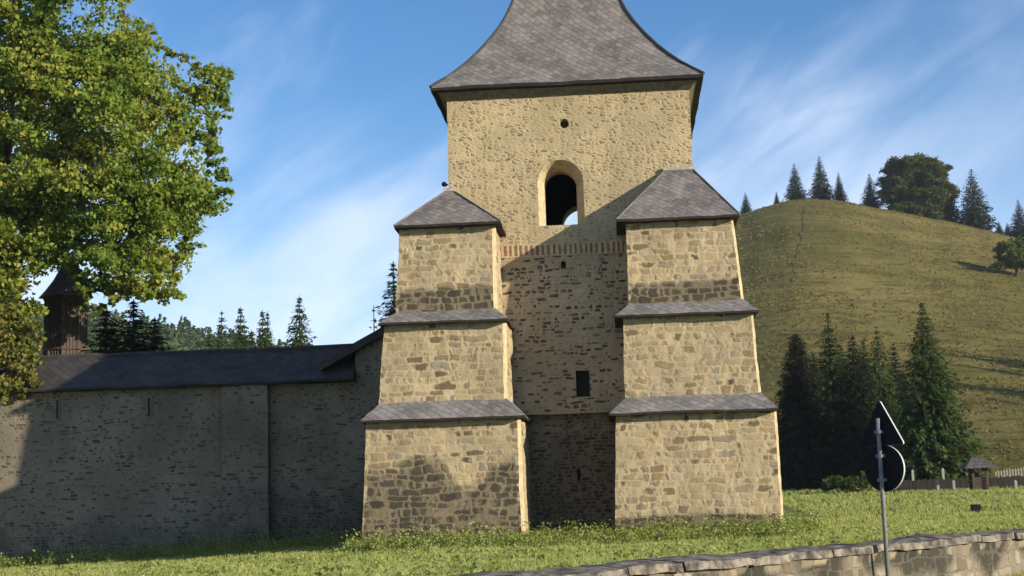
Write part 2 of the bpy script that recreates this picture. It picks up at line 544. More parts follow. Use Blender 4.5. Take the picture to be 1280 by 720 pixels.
def crest_y(s):
    best = max(((hill_z(s * y, y) - 1.2) / y, y) for y in range(240, 430, 4))
    return best[1]


def grid_sheet(name, ys, ss, zf, mat, kind='structure', polar=True, warp=0):
    V = []; Fc = []
    for y in ys:
        for s in ss:
            x = s * y if polar else s
            V.append((x, y, zf(x, y)))
    n = len(ss)
    for j in range(len(ys) - 1):
        for i in range(n - 1):
            Fc.append((j * n + i, j * n + i + 1, (j + 1) * n + i + 1, (j + 1) * n + i))
    o = link(name, np_mesh(name, V, Fc), mat, smooth=True)
    tag(o, kind=kind)
    return o


ys = list(np.concatenate([np.linspace(-60, 4, 12), np.linspace(6, 60, 100), np.linspace(63, 200, 45), np.linspace(220, 900, 20), [1500, 2500, 4000]]))
xs = list(np.concatenate([[-4000, -2000, -900], np.linspace(-500, -60, 24), np.linspace(-55, 55, 180), np.linspace(60, 500, 24), [900, 2000, 4000]]))
grid_sheet('ground', ys, xs, lambda x, y: gz(x, min(y, 180)) - .0 if y < 180 else gz(x, 180) * max(0, 1 - (y - 180) / 400) , M['ground'], polar=False)
hill = grid_sheet('hill', list(np.linspace(124, 440, 150)) + [480, 560, 700], list(np.linspace(-.30, .62, 190)), hill_z, M['hill'])

FARTAB = sky_tab([(-500, 330), (-200, 355), (0, 368), (100, 374), (170, 381), (215, 388), (250, 394), (300, 405), (350, 417), (400, 430), (460, 446), (560, 500), (700, 590)])
FY0, FY1 = 240.0, 640.0


def far_z(x, y):
    e = lerp_tab(FARTAB, x / y) - 14.0 / FY1
    t = (y - FY0) / (FY1 - FY0)
    q = t if t < 1 else 1 - (t - 1) * .3
    return -2 + max(0, q) * (e * FY1 + 3) + 5 * noise.noise(Vector((x * .008, y * .008, 9))) * sstep(0, .3, t)


o = grid_sheet('hill', list(np.linspace(240, 700, 50)), list(np.linspace(-.62, -.02, 60)), far_z, M['farhill'])


# ------------------------------------------------------------------ leaf clouds
def rand_dirs(n, up=0.0):
    v = rng.normal(size=(n, 3)); v[:, 2] += up
    return v / np.linalg.norm(v, axis=1, keepdims=True)


def leaf_quads(C, size, up=.6, aspect=1.5):
    """folded diamond leaves around the centres C"""
    n = len(C)
    nor = rand_dirs(n, up)
    t = np.cross(nor, rand_dirs(n)); t /= np.linalg.norm(t, axis=1, keepdims=True) + 1e-9
    b = np.cross(nor, t)
    s = (size * rng.uniform(.6, 1.3, n))[:, None]
    fold = nor * s * .18
    v = np.stack([C - t * s * .5 * aspect / 1.2, C + b * s * .42 + fold, C + t * s * .5 * aspect / 1.2, C - b * s * .42 + fold], 1).reshape(-1, 3)
    f = np.arange(4 * n).reshape(n, 4)
    return v, f


def lobe_points(center, r, n, squash=.8, shell=.5):
    d = rand_dirs(n)
    rad = r * rng.uniform(0, 1, n) ** (shell * .8)
    p = d * rad[:, None]
    p[:, 2] *= squash
    return p + np.asarray(center)


def broadleaf(name, base, lobes, leaf, per_m3, mat, label, cat, group=None, trunk_r=.35, fork=.3, bark='bark', squash=.8, limb_r=.12, twigs=True, shell=.5):
    """tapered trunk, limbs to every bough, boughs of separate leaves"""
    root = empty(name, base)
    tag(root, label, cat, group)
    b = Vector(base)
    top = Vector((sum(l[0][0] for l in lobes) / len(lobes), sum(l[0][1] for l in lobes) / len(lobes), max(l[0][2] for l in lobes)))
    tb = MB()
    fk = b.lerp(Vector((top.x * .5 + b.x * .5, top.y * .5 + b.y * .5, top.z)), fork)
    tip = b.lerp(Vector((top.x * .6 + b.x * .4, top.y * .6 + b.y * .4, top.z)), .9)
    tb.tube([b - Vector((0, 0, .3)), b + Vector((0, 0, .4)), fk, fk.lerp(tip, .5) + Vector((.2, .1, 0)), tip], [trunk_r * 1.5, trunk_r * 1.1, trunk_r * .85, trunk_r * .45, .03], 10)
    # every bough grows from the nearest wood already in place, so limbs fork instead of fanning out
    nodes = [(fk.lerp(tip, q / 12.0), 0.0) for q in range(12)]
    maxd = max((Vector(c) - fk).length for c, r in lobes) + .1
    for (c, r) in sorted(lobes, key=lambda l: min((Vector(l[0]) - n_[0]).length for n_ in nodes[:12])):
        c = Vector(c)
        st, d0 = min(nodes, key=lambda n_: (n_[0] - c).length + .12 * n_[1] + (.6 * max(0, n_[0].z - c.z)))
        L = (c - st).length
        dd = d0 + L
        mid = st.lerp(c, .5) + Vector((random.uniform(-.1, .1), random.uniform(-.1, .1), random.uniform(-.02, .14))) * L
        r0 = limb_r * max(.15, 1 - dd / (maxd * 1.1))
        tb.tube([st, mid, c], [r0 * 1.15, r0 * .9, r0 * .7], 6)
        nodes.append((c, dd)); nodes.append((mid, d0 + L / 2))
        if twigs:
            for k in range(4):
                e = c + Vector(rand_dirs(1, .2)[0]) * r * .9
                tb.tube([c, c.lerp(e, .5) + Vector((0, 0, .1 * r)), e], [r0 * .4, r0 * .28, .008], 4, cap=False)
    tb.build('trunk', M[bark], root, True)
    P = []
    for (c, r) in lobes:
        n = max(30, int(per_m3 * r ** 2.2))
        # a bough is many overlapping leaf sprays, not an even ball
        k = max(6, int(r * 16))
        cs = lobe_points(c, r * 1.25, k, squash, .8)
        for q in cs:
            P.append(lobe_points(q, r * rng.uniform(.35, .8), n // k, .6, 1.1))
    P = np.concatenate(P)
    v, f = leaf_quads(P, leaf, .15)
    link('crown', np_mesh('crown', v, f), mat, root)
    return root


# ------------------------------------------------------------------ spruces
def spruce_mesh(seed, h, r, levels, nb, spray, bare=.06, density=1.0, droop=.35, top_pow=.85):
    """whorls of drooping boughs carrying flat needle sprays; returns crown and trunk meshes (base at the origin)"""
    g = np.random.default_rng(seed)
    V = []; n_tot = 0
    for k in range(levels):
        t = (k + g.uniform(-.3, .3)) / levels
        t = min(.995, max(0, t))
        z0 = h * (bare + (1 - bare) * t)
        L0 = r * (1 - t) ** top_pow * (1 if t > .08 else .8) + .04 * h * .25 * (1 - t)
        m = max(3, int(nb * (.55 + .45 * (1 - t))))
        az0 = g.uniform(0, 6.28)
        for j in range(m):
            az = az0 + 6.283 * j / m + g.uniform(-.35, .35)
            L = L0 * g.uniform(.62, 1.12)
            ns = max(3, int(L / spray * 3.2 * density))
            u = (np.arange(ns) + g.uniform(0, 1, ns)) / ns
            u = .12 + .88 * u
            slope = (droop * (1 - t) ** .6 - .25 * t)
            rad = L * u
            zz = z0 - slope * L * (u ** 1.0) + .35 * slope * L * u ** 3 * 1.6 + g.normal(0, .05 * L + .02, ns)
            side = g.normal(0, .10, ns) * L * (1.1 - u)
            ca, sa = math.cos(az), math.sin(az)
            C = np.stack([ca * rad - sa * side, sa * rad + ca * side, zz], 1)
            # spray direction: outward, splayed, hanging
            sp = az + g.normal(0, .75, ns)
            D = np.stack([np.cos(sp), np.sin(sp), -.25 - slope * .6 + g.normal(0, .3, ns)], 1)
            D /= np.linalg.norm(D, axis=1, keepdims=True)
            up = np.stack([g.normal(0, .35, ns), g.normal(0, .35, ns), np.ones(ns)], 1)
            W = np.cross(D, up); W /= np.linalg.norm(W, axis=1, keepdims=True)
            s = (spray * g.uniform(.6, 1.35, ns) * (.45 + .55 * (1 - t)))[:, None]
            a = C - D * s * .5
            V.append(np.stack([a, C + W * s * .26 + D * s * .1, C + D * s * .75 - np.array([0, 0, .12]) * s, C - W * s * .26 + D * s * .1], 1))
    V = np.concatenate(V).reshape(-1, 3)
    # leader shoot
    crown = np_mesh('crown', V, np.arange(len(V)).reshape(-1, 4))
    tb = MB()
    tb.tube([(0, 0, -.4), (0, 0, .3), (0, 0, h * .5), (0, 0, h * 1.0)], [.021 * h, .016 * h, .009 * h, .0015 * h], 8)
    for k in range(0, levels, 2):
        t = k / levels
        z0 = h * (bare + (1 - bare) * t)
        for j in range(3):
            az = g.uniform(0, 6.28); L = r * (1 - t) ** top_pow * .8
            tb.tube([(0, 0, z0), (math.cos(az) * L, math.sin(az) * L, z0 - .2 * L)], [.004 * h * (1 - t) + .004, .003], 4, cap=False)
    return crown, tb.mesh('trunk')


SPR = {}


def spruce(kind, px, py_base, py_top, Y, label, group, mat='needle', bark='bark', width=1.0, base_z=None, rot=None, x=None):
    p = at(px, py_base, Y)
    zb = base_z if base_z is not None else p.z
    top = at(px, py_top, Y).z
    h = top - zb
    root = empty('spruce_tree', (p.x if x is None else x, Y, zb))
    key = (kind, mat, bark)
    if key not in SPR:
        cm, tm = SPRUCE_KINDS[kind]
        cm = cm.copy(); tm = tm.copy()
        cm.materials.append(M[mat]); tm.materials.append(M[bark])
        SPR[key] = (cm, tm)
    cm, tm = SPR[key]
    for nm, me in (('crown', cm), ('trunk', tm)):
        o = bpy.data.objects.new(nm, me); COL.objects.link(o); o.parent = root
    sc = h / 10.0
    root.scale = (sc * width, sc * width, sc)
    root.rotation_euler = (0, 0, rng.uniform(0, 6.28) if rot is None else rot)
    tag(root, label, 'spruce', group)
    return root


SPRUCE_KINDS = {
    'full': spruce_mesh(1, 10, 2.9, 66, 17, .31, .02, 1.75),
    'loose': spruce_mesh(2, 10, 2.7, 54, 14, .32, .04, 1.7, .45),
    'slim': spruce_mesh(3, 10, 1.9, 62, 15, .29, .02, 1.9, .4),
    'dense': spruce_mesh(4, 10, 1.9, 84, 19, .30, .01, 2.4, .3, .5),
    'thin': spruce_mesh(6, 10, 1.7, 26, 6, .4, .06, 1.0, .3),
    'hill': spruce_mesh(5, 10, 2.9, 36, 11, .46, .03, 1.8, .35),
}

# ================================================================== THE TOWER
Y0 = 46.5
TX0, TX1 = at(560, 200, Y0).x, at(865.5, 200, Y0).x
TD = TX1 - TX0
YB = Y0 + TD
EZ = at(709, 100, Y0 - .47).z        # eave height
tower = empty('tower', ((TX0 + TX1) / 2, Y0 + TD / 2, 0))
tag(tower, 'square stone gate tower with steep flared slate roof, arched opening and two stepped corner buttresses', 'tower')
ZS = at(709, 517, Y0).z              # lip where the shaft steps back
ub = MB()


def plan(x0, x1, y0, y1, z):
    return [Vector((x0, y0, z)), Vector((x1, y0, z)), Vector((x1, y1, z)), Vector((x0, y1, z))]


# upper shaft: split by height into the close-set upper masonry and the pointed rubble between the buttresses
ZB = at(705, 311, Y0).z              # brick band
ub.prism(plan(TX0, TX1, Y0, YB, ZB), plan(TX0, TX1, Y0, YB, EZ + .02), .18, 0, wa=.02, wb=.012, caps=(False, True))
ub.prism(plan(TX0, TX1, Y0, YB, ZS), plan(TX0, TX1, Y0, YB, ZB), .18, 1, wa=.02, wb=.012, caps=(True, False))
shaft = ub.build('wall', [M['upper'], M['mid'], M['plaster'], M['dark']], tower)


def arch_profile(xl, xr, zb, zt, n=14):
    """closed outline, counter-clockwise seen from -Y"""
    r = (xr - xl) / 2; cx = (xl + xr) / 2
    zc = zt - r
    pts = [(xl, zb), (xr, zb)]
    for i in range(n + 1):
        a = math.pi * i / n
        pts.append((cx + r * math.cos(a), zc + r * math.sin(a)))
    return pts


def loft(prof0, y0, prof1, y1, mat):
    mb = MB()
    n = len(prof0)
    for i in range(n):
        j = (i + 1) % n
        f = mb.bm.faces.new([mb.bm.verts.new((prof0[i][0], y0, prof0[i][1])), mb.bm.verts.new((prof0[j][0], y0, prof0[j][1])),
                             mb.bm.verts.new((prof1[j][0], y1, prof1[j][1])), mb.bm.verts.new((prof1[i][0], y1, prof1[i][1]))])
        f.material_index = mat
    for pr, y in ((prof0, y0), (prof1, y1)):
        f = mb.bm.faces.new([mb.bm.verts.new((p[0], y, p[1])) for p in pr]); f.material_index = mat
    return mb.build('cutter', [M['upper'], M['mid'], M['plaster'], M['dark']])


def px_rect(x0, y0, x1, y1, Y):
    a, b = at(x0, y1, Y), at(x1, y0, Y)
    c, d = at(x0, y0, Y), at(x1, y1, Y)
    return ((a.x + c.x) / 2, (b.x + d.x) / 2, (a.z + d.z) / 2, (b.z + c.z) / 2)   # xl xr zb zt


oxl, oxr, ozb, ozt = px_rect(671, 198, 731.5, 281.5, Y0)
ixl, ixr, izb, izt = px_rect(681, 213, 721, 281.5, Y0 + .5)
cuts = []
po = arch_profile(oxl, oxr, ozb, ozt)
pi_ = arch_profile(ixl, ixr, ozb + .03, izt)
# extend the outer end slightly past the face
cuts.append(loft(po, Y0 - .12, pi_, Y0 + .62, 2))
cuts.append(loft([(x, z) for x, z in arch_profile(ixl + .004, ixr - .004, ozb + .034, izt - .004)], Y0 + .55, arch_profile(ixl + .004, ixr - .004, ozb + .034, izt - .004), Y0 + 1.3, 0))
cb = MB(); cb.box(TX0 + 1.05, TX1 - 1.05, Y0 + 1.05, YB - 1.05, ozb - .25, EZ - .5, mat=3)
cuts.append(cb.build('cutter', [M['upper'], M['mid'], M['plaster'], M['dark']]))
b0 = at(702.5, 282, YB - 1.0)
bw = 1.5
bzt = at(722, 257.5, YB - 1.0).z + .02
bp = arch_profile(b0.x, b0.x + bw, ozb - .1, bzt + .02)
cuts.append(loft(bp, YB - 1.3, bp, YB + .3, 2))
xl, xr, zb_, zt_ = px_rect(699.5, 148, 711.5, 160.5, Y0)
n = 10
rp = [((xl + xr) / 2 + (xr - xl) / 2 * math.cos(2 * math.pi * (k + .3) / n) * random.uniform(.9, 1.05), (zb_ + zt_) / 2 + (zt_ - zb_) / 2 * math.sin(2 * math.pi * (k + .3) / n)) for k in range(n)]
cuts.append(loft(rp, Y0 - .1, rp, Y0 + .7, 0))
xl, xr, zb_, zt_ = px_rect(701, 326, 707.5, 336, Y0)
cuts.append(loft(arch_profile(xl, xr, zb_, zt_, 6), Y0 - .1, arch_profile(xl, xr, zb_, zt_, 6), Y0 + .6, 1))
xl, xr, zb_, zt_ = px_rect(720, 463, 737, 496, Y0)
wp = [(xl, zb_), (xr, zb_), (xr, zt_), (xl, zt_)]
cuts.append(loft(wp, Y0 - .1, wp, Y0 + .6, 1))
WINR = (xl, xr, zb_, zt_)
boolean_cut(shaft, cuts)

# timber shutter deep inside the small window
mb = MB()
mb.box(xl + .003, xr - .003, Y0 + .42, Y0 + .47, zb_ + .003, zt_ - .003)
for k in range(3):
    xx = xl + (xr - xl) * (k + .5) / 3
    mb.box(xx - .012, xx + .012, Y0 + .405, Y0 + .42, zb_ + .02, zt_ - .02)
mb.build('window', M['dark'], tower)
# lower shaft, set back under the lip
lb = MB()
stainf = lambda q, t: .45 * (1 - t) + .62  # shade of the recess painted into the stone, deeper toward the foot
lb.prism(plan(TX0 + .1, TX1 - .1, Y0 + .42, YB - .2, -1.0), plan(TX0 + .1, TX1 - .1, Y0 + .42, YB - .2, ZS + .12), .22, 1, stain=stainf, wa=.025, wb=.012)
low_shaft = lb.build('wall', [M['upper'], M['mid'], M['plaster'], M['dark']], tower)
xl, xr, zb_, zt_ = px_rect(721.5, 586, 725.5, 601, Y0 + .42)
sp_ = [(xl, zb_), (xr, zb_), (xr, zt_), (xl, zt_)]
boolean_cut(low_shaft, [loft(sp_, Y0 + .3, sp_, Y0 + 1.0, 1)])
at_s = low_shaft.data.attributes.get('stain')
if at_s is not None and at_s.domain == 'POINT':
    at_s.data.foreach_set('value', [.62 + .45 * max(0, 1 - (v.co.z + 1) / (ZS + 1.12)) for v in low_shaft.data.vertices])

# red brick soldier course
mb = MB(); mb2 = MB()
bx0, bx1 = at(618, 311, Y0).x, at(790, 311, Y0).x
bz0, bz1 = at(705, 318.5, Y0).z, at(705, 304.5, Y0).z
x = bx0
while x < bx1:
    w = random.uniform(.06, .085)
    mb.box(x, x + w, Y0 - .030 - random.uniform(0, .012), Y0 + .06, bz0 + random.uniform(0, .03), bz1 - random.uniform(0, .03), mat=0)
    x += w + random.uniform(.085, .12)
mb2.box(bx0 - .05, bx1 + .05, Y0 - .022, Y0 + .05, bz0 - .02, bz1 + .02, res=.15, wa=.006, wb=.004)
band = mb.build('brick_band', M['brick'], tower)
m2o = mb2.build('mortar_bed', M['plaster'], band)

# cornice under the eave
mb = MB()
CZ = EZ


def ringbox(mb, o0, z0, o1, z1, mat=0, res=.4):
    a = plan(TX0 - o0, TX1 + o0, Y0 - o0, YB + o0, z0); b = plan(TX0 - o1, TX1 + o1, Y0 - o1, YB + o1, z1)
    mb.prism(a, b, res, mat, wa=.012, wb=0)


ringbox(mb, .02, CZ - .38, .26, CZ - .145)
M['cornice'] = mat_simple('weathered_cornice', (.15, .13, .095), .35, 6, .9, .25, .1)
mb.build('cornice', M['cornice'], tower)

# main roof: concave pyramid
rb = MB()
prof = [(4.26, -.02), (3.56, .64), (2.94, 1.38), (2.39, 2.20), (2.07, 2.78), (1.87, 3.25), (1.45, 4.4), (.9, 6.1), (.35, 8.1), (.10, 8.9)]
k_ = (TD / 2 + .47) / 4.26
# smooth the profile
pp = []
for i in range(len(prof) - 1):
    for u in (0, .5) if i < 6 else (0,):
        p0 = prof[max(0, i - 1)]; p1 = prof[i]; p2 = prof[i + 1]; p3 = prof[min(len(prof) - 1, i + 2)]
        cr = [.5 * ((2 * p1[c]) + (-p0[c] + p2[c]) * u + (2 * p0[c] - 5 * p1[c] + 4 * p2[c] - p3[c]) * u * u + (-p0[c] + 3 * p1[c] - 3 * p2[c] + p3[c]) * u ** 3) for c in (0, 1)]
        pp.append((cr[0] * k_, cr[1]))
pp.append((prof[-1][0] * k_, prof[-1][1]))
TC = Vector(((TX0 + TX1) / 2, Y0 + TD / 2, EZ))


def ring(w, z):
    return [TC + Vector((sx * w, sy * w, z)) for sx, sy in ((-1, -1), (1, -1), (1, 1), (-1, 1))]


vacc = 0
for (w0, z0), (w1, z1) in zip(pp, pp[1:]):
    A, B = ring(w0, z0), ring(w1, z1)
    L = math.hypot(w0 - w1, z1 - z0)
    for i in range(4):
        j = (i + 1) % 4
        n0 = (B[i] - A[i])
        ux = (A[j] - A[i]).normalized()
        mid = (A[i] + A[j]) / 2
        before = len(rb.bm.faces)
        rb.patch(A[i], A[j], B[j], B[i], .30, 0, .03, .02)
        rb.bm.faces.ensure_lookup_table()
        # continuous metric UV over the curved side
        vy = ((B[i] + B[j]) / 2 - mid).normalized()
        for f in rb.bm.faces[before:]:
            for l in f.loops:
                d = l.vert.co - mid
                l[rb.uv].uv = (d.dot(ux) + i * 5.3, d.dot(vy) + vacc)
    vacc += L
A = ring(pp[0][0], pp[0][1]); B = ring(pp[0][0] - .02, pp[0][1] - .10); Cc = ring(TD / 2 - .1, -.14)
for i in range(4):
    j = (i + 1) % 4
    rb.patch(B[i], B[j], A[j], A[i], .30, 1, .03, .02)
    rb.patch(Cc[i], Cc[j], B[j], B[i], .5, 1, .012, .012)
main_roof = rb.build('roof', [M['slate'], M['eave']], tower)
mb = MB()
tip = TC + Vector((0, 0, pp[-1][1]))
mb.tube([tip - Vector((0, 0, .2)), tip + Vector((0, 0, .15)), tip + Vector((0, 0, .3)), tip + Vector((0, 0, .45)), tip + Vector((0, 0, 1.3))], [.14, .1, .2, .05, .03], 8)
fin = mb.build('finial', M['steel'], main_roof)
# hip caps on the four hips
mb = MB()
for i in range(4):
    mb.tube([ring(w - .01, z + .02)[i] for w, z in pp], [.055] * len(pp), 6)
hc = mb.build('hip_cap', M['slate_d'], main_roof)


# ------------------------------------------------------------------ buttresses
def buttress(side, tiers, ledges, roof, yb, label):
    """tiers: list (pxL,pxR,py bottom, P) (top) pairs from the ground up"""
    root = None
    mb = MB()
    zs = []
    for ti, t in enumerate(tiers):
        (bl, br, bpy, bP), (tl, tr, tpy, tP) = t
        yb0, yt0 = Y0 - bP, Y0 - tP
        p0l, p0r = at(bl, bpy[0], yb0), at(br, bpy[1], yb0)
        p1l, p1r = at(tl, tpy[0], yt0), at(tr, tpy[1], yt0)
        z0, z1 = (p0l.z + p0r.z) / 2, (p1l.z + p1r.z) / 2
        if ti == 0:      # carry the batter down into the ground
            e = (z1 + .9) / (z1 - z0)
            ex = lambda a, b: b + (a - b) * e
            p0l = Vector((ex(p0l.x, p1l.x), ex(yb0, yt0), 0)); p0r = Vector((ex(p0r.x, p1r.x), 0, 0)); yb0 = ex(yb0, yt0)
            z0 = -.9
        else:
            z0 -= .25
        if ti < len(tiers) - 1: z1 += .12
        c = .11 if side == 'l' else .075
        a = [Vector((p0l.x, yb0, z0)), Vector((p0r.x - c, yb0, z0)), Vector((p0r.x, yb0 + c, z0)), Vector((p0r.x, yb, z0)), Vector((p0l.x, yb, z0))]
        b = [Vector((p1l.x, yt0, z1)), Vector((p1r.x - c, yt0, z1)), Vector((p1r.x, yt0 + c, z1)), Vector((p1r.x, yb, z1)), Vector((p1l.x, yb, z1))]
        if ti == 0:
            hgt = 5.0
            if side == 'l':
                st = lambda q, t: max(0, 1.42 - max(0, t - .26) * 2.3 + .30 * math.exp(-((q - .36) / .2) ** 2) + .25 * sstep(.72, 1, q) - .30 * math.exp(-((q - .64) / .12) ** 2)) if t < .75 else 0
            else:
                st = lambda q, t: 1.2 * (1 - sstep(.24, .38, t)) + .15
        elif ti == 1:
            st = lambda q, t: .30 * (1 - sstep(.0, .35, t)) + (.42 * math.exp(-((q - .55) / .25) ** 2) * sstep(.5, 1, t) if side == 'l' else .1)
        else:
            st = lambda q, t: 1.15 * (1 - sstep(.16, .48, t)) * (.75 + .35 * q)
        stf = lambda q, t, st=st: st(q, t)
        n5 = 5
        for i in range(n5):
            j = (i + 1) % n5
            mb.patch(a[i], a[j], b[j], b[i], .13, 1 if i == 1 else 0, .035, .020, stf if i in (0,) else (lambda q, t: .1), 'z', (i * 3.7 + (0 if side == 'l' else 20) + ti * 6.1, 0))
        for pl, rev in ((a, True), (b, False)):
            vs = [mb.bm.verts.new(p + wob(p, .035, .02)) for p in (reversed(pl) if rev else pl)]
            mb.bm.faces.new(vs)
        zs.append((z0, z1, a, b))
    root = mb.build('buttress', [M['but'], M['plaster']], tower)
    inv = Matrix.Translation(tower.location).inverted()
    # slate-covered ledges
    for (L0, R0, py0, L1, R1, py1, Pin, Pout) in ledges:
        yin, yout = Y0 - Pin, Y0 - Pout
        eL, eR = at(L0, py0[0], yout), at(R0, py0[1], yout)
        iL, iR = at(L1, py1[0], yin), at(R1, py1[1], yin)
        ze = (eL.z + eR.z) / 2; zi = (iL.z + iR.z) / 2
        lm = MB()
        ybk = yb + .12
        E = [Vector((eL.x, ybk, ze)), Vector((eL.x, yout, ze)), Vector((eR.x, yout, ze)), Vector((eR.x, ybk, ze))]
        I = [Vector((iL.x + .08, ybk, zi)), Vector((iL.x + .08, yin + .08, zi)), Vector((iR.x - .08, yin + .08, zi)), Vector((iR.x - .08, ybk, zi))]
        dn = Vector((0, 0, -.065))
        for k in range(3):
            lm.patch(E[k], E[k + 1], I[k + 1], I[k], .18, 0, .022, .014, None, None, (k * 2.3, 0))
            lm.patch(E[k] + dn, E[k + 1] + dn, E[k + 1], E[k], .18, 1, .022, .014)
            U0 = E[k] + dn; U1 = E[k + 1] + dn
            J0 = Vector((I[k].x, I[k].y, ze - .065 + .05)); J1 = Vector((I[k + 1].x, I[k + 1].y, ze - .065 + .05))
            lm.patch(J0, J1, U1, U0, .3, 1, .022, .014)
        lo = lm.build('ledge_roof', [M['slate_s'], M['eave']], root)
    # pent roof
    (L0, R0, py0, P_e, A_, B_) = roof
    yout = Y0 - P_e
    eL, eR = at(L0, py0[0], yout), at(R0, py0[1], yout)
    ze = (eL.z + eR.z) / 2
    ybk = yb + .33
    ra, rb_ = at(*A_, Y0 - .02), at(*B_, Y0 - .02)
    zr = (ra.z + rb_.z) / 2
    ra = Vector((ra.x, Y0 - .02, zr)); rb_ = Vector((rb_.x, Y0 - .02, zr))
    FL, FR = Vector((eL.x, yout, ze)), Vector((eR.x, yout, ze))
    BR, BL = Vector((eR.x, ybk, ze)), Vector((eL.x, ybk, ze))
    ra2 = ra + Vector((0, .10, 0)); rb2 = rb_ + Vector((0, .10, 0))
    rm = MB()
    W_, wb_ = .02, .014
    rm.patch(FL, FR, rb_, ra, .2, 0, W_, wb_)
    rm.patch(FR, BR, rb2, rb_, .2, 0, W_, wb_, None, None, (3, 0))
    rm.patch(BR, BL, ra2, rb2, .2, 0, W_, wb_)
    rm.patch(BL, FL, ra, ra2, .2, 0, W_, wb_, None, None, (6, 0))
    dn = Vector((0, 0, -.075))
    E = [FL, FR, BR, BL]
    for k in range(4):
        rm.patch(E[k] + dn, E[(k + 1) % 4] + dn, E[(k + 1) % 4], E[k], .2, 1, W_, wb_)
    rm.patch(FL + dn, BL + dn, BR + dn, FR + dn, .4, 1, W_, wb_)
    ro = rm.build('roof', [M['slate_s'] if False else M['slate'], M['eave']], root)
    # mortar flashing along the top and pale hip strips
    fm = MB(); hm = MB()
    up = Vector((0, 0, .03))
    for a_, b_, r0, r1 in ((ra, FL, .03, .022), (rb_, FR, .03, .022), (rb_, BR, .03, .022)):
        hm.tube([a_ + up * .4, a_.lerp(b_, .5) + up * .6, b_ + up * .4], [r0, r1, r1], 6)
    hm.build('hip_cap', M['slate'], ro)
    fm.tube([ra + Vector((-.06, -.03, .03)), rb_ + Vector((.06, -.03, .03))], [.085, .085], 7)
    fo = fm.build('flashing', M['lead'], root)
    return root


def T(bl, br, bpy, bP, tl, tr, tpy, tP): return ((bl, br, bpy, bP), (tl, tr, tpy, tP))


bl = buttress('l',
         [T(452.5, 657, (673, 668), 3.35, 458.5, 650, (527, 523), 3.05),
          T(473, 635, (500, 497), 2.65, 480, 632, (404, 401), 2.45),
          T(494, 621.5, (388, 385), 2.12, 499, 618.5, (284, 281), 1.92)],
         [(450, 655.5, (524, 520.5), 474, 635, (500, 497.5), 2.63, 3.42),
          (472, 634.5, (402, 399.5), 494, 621.5, (388, 385), 2.10, 2.80)],
         (492, 625.5, (281.5, 277), 2.27, (557, 240), (567, 239)), Y0 + 1.3, '')
br = buttress('r',
         [T(769, 981, (665, 656), 3.35, 770.5, 971, (521, 513), 3.05),
          T(781, 952.5, (494, 488), 2.65, 779, 941.5, (400, 392), 2.45),
          T(785, 929.5, (378.5, 371), 2.12, 783, 917, (280, 273), 1.92)],
         [(761, 974, (516, 510), 781, 953, (494, 488.5), 2.63, 3.42),
          (768.5, 948.5, (395.5, 386), 785, 930, (379, 371), 2.10, 2.80)],
         (770.5, 924.5, (274, 268), 2.27, (831, 214), (866, 212)), Y0 + 1.3, '')

# small round lamp fixed at the left corner
mb = MB()
c = at(559.5, 231, Y0 + .2)
lamp = empty('wall_lamp', c)
tag(lamp, 'small dark round lamp on the left tower corner just above the buttress roof', 'lamp')
mb.tube([c + Vector((-.10, -.16, 0)), c + Vector((-.10, -.12, 0)), c + Vector((-.08, .08, .02)), c + Vector((-.06, .12, .02))], [.07, .085, .065, .02], 12)
mb.build('lamp_housing', M['signback'], lamp, True)
mb = MB(); mb.tube([c + Vector((-.08, .05, .02)), c + Vector((.06, .10, .02)), c + Vector((.14, .10, .02))], [.02, .02, .02], 6)
mb.build('bracket', M['steel'], lamp)

# ================================================================== CURTAIN WALL
YW = 52.2
cw = empty('stone_wall', (-14, YW + 1.5, -.4))
tag(cw, 'high shaded monastery wall of rubble stone under a slate roof, running left from the tower', 'wall')
xA, xB, xC, xD = at(280, 560, YW).x, at(337, 560, YW).x, at(444, 470, YW).x, at(500, 470, YW).x
ze = (at(200, 482, YW).z + at(400, 473, YW).z) / 2
mb = MB()
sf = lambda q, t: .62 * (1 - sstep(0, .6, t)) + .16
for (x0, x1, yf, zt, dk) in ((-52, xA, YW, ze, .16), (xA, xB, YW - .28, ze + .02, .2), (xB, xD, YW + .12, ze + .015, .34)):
    sf = lambda q, t, dk=dk: .55 * (1 - sstep(0, .75, t)) + dk  # darker toward the foot; tower's shade painted in, strongest next to it
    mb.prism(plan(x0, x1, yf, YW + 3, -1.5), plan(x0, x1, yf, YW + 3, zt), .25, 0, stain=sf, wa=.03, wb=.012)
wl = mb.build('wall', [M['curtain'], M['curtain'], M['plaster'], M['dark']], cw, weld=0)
# raised masonry under the raking roof beside the tower
mb = MB()
zl0, zl1 = at(444, 437, YW).z, at(500, 399, YW).z
a = [Vector((xC, YW + .14, ze - .5)), Vector((xD, YW + .14, ze - .5)), Vector((xD, YW + 2.98, ze - .5)), Vector((xC, YW + 2.98, ze - .5))]
b = [Vector((xC, YW + .14, zl0)), Vector((xD, YW + .14, zl1)), Vector((xD, YW + 2.98, zl1)), Vector((xC, YW + 2.98, zl0))]
mb.prism(a, b, .25, 0, wa=.02, wb=.012)
mb.build('gable_wall', M['curtain'], cw)
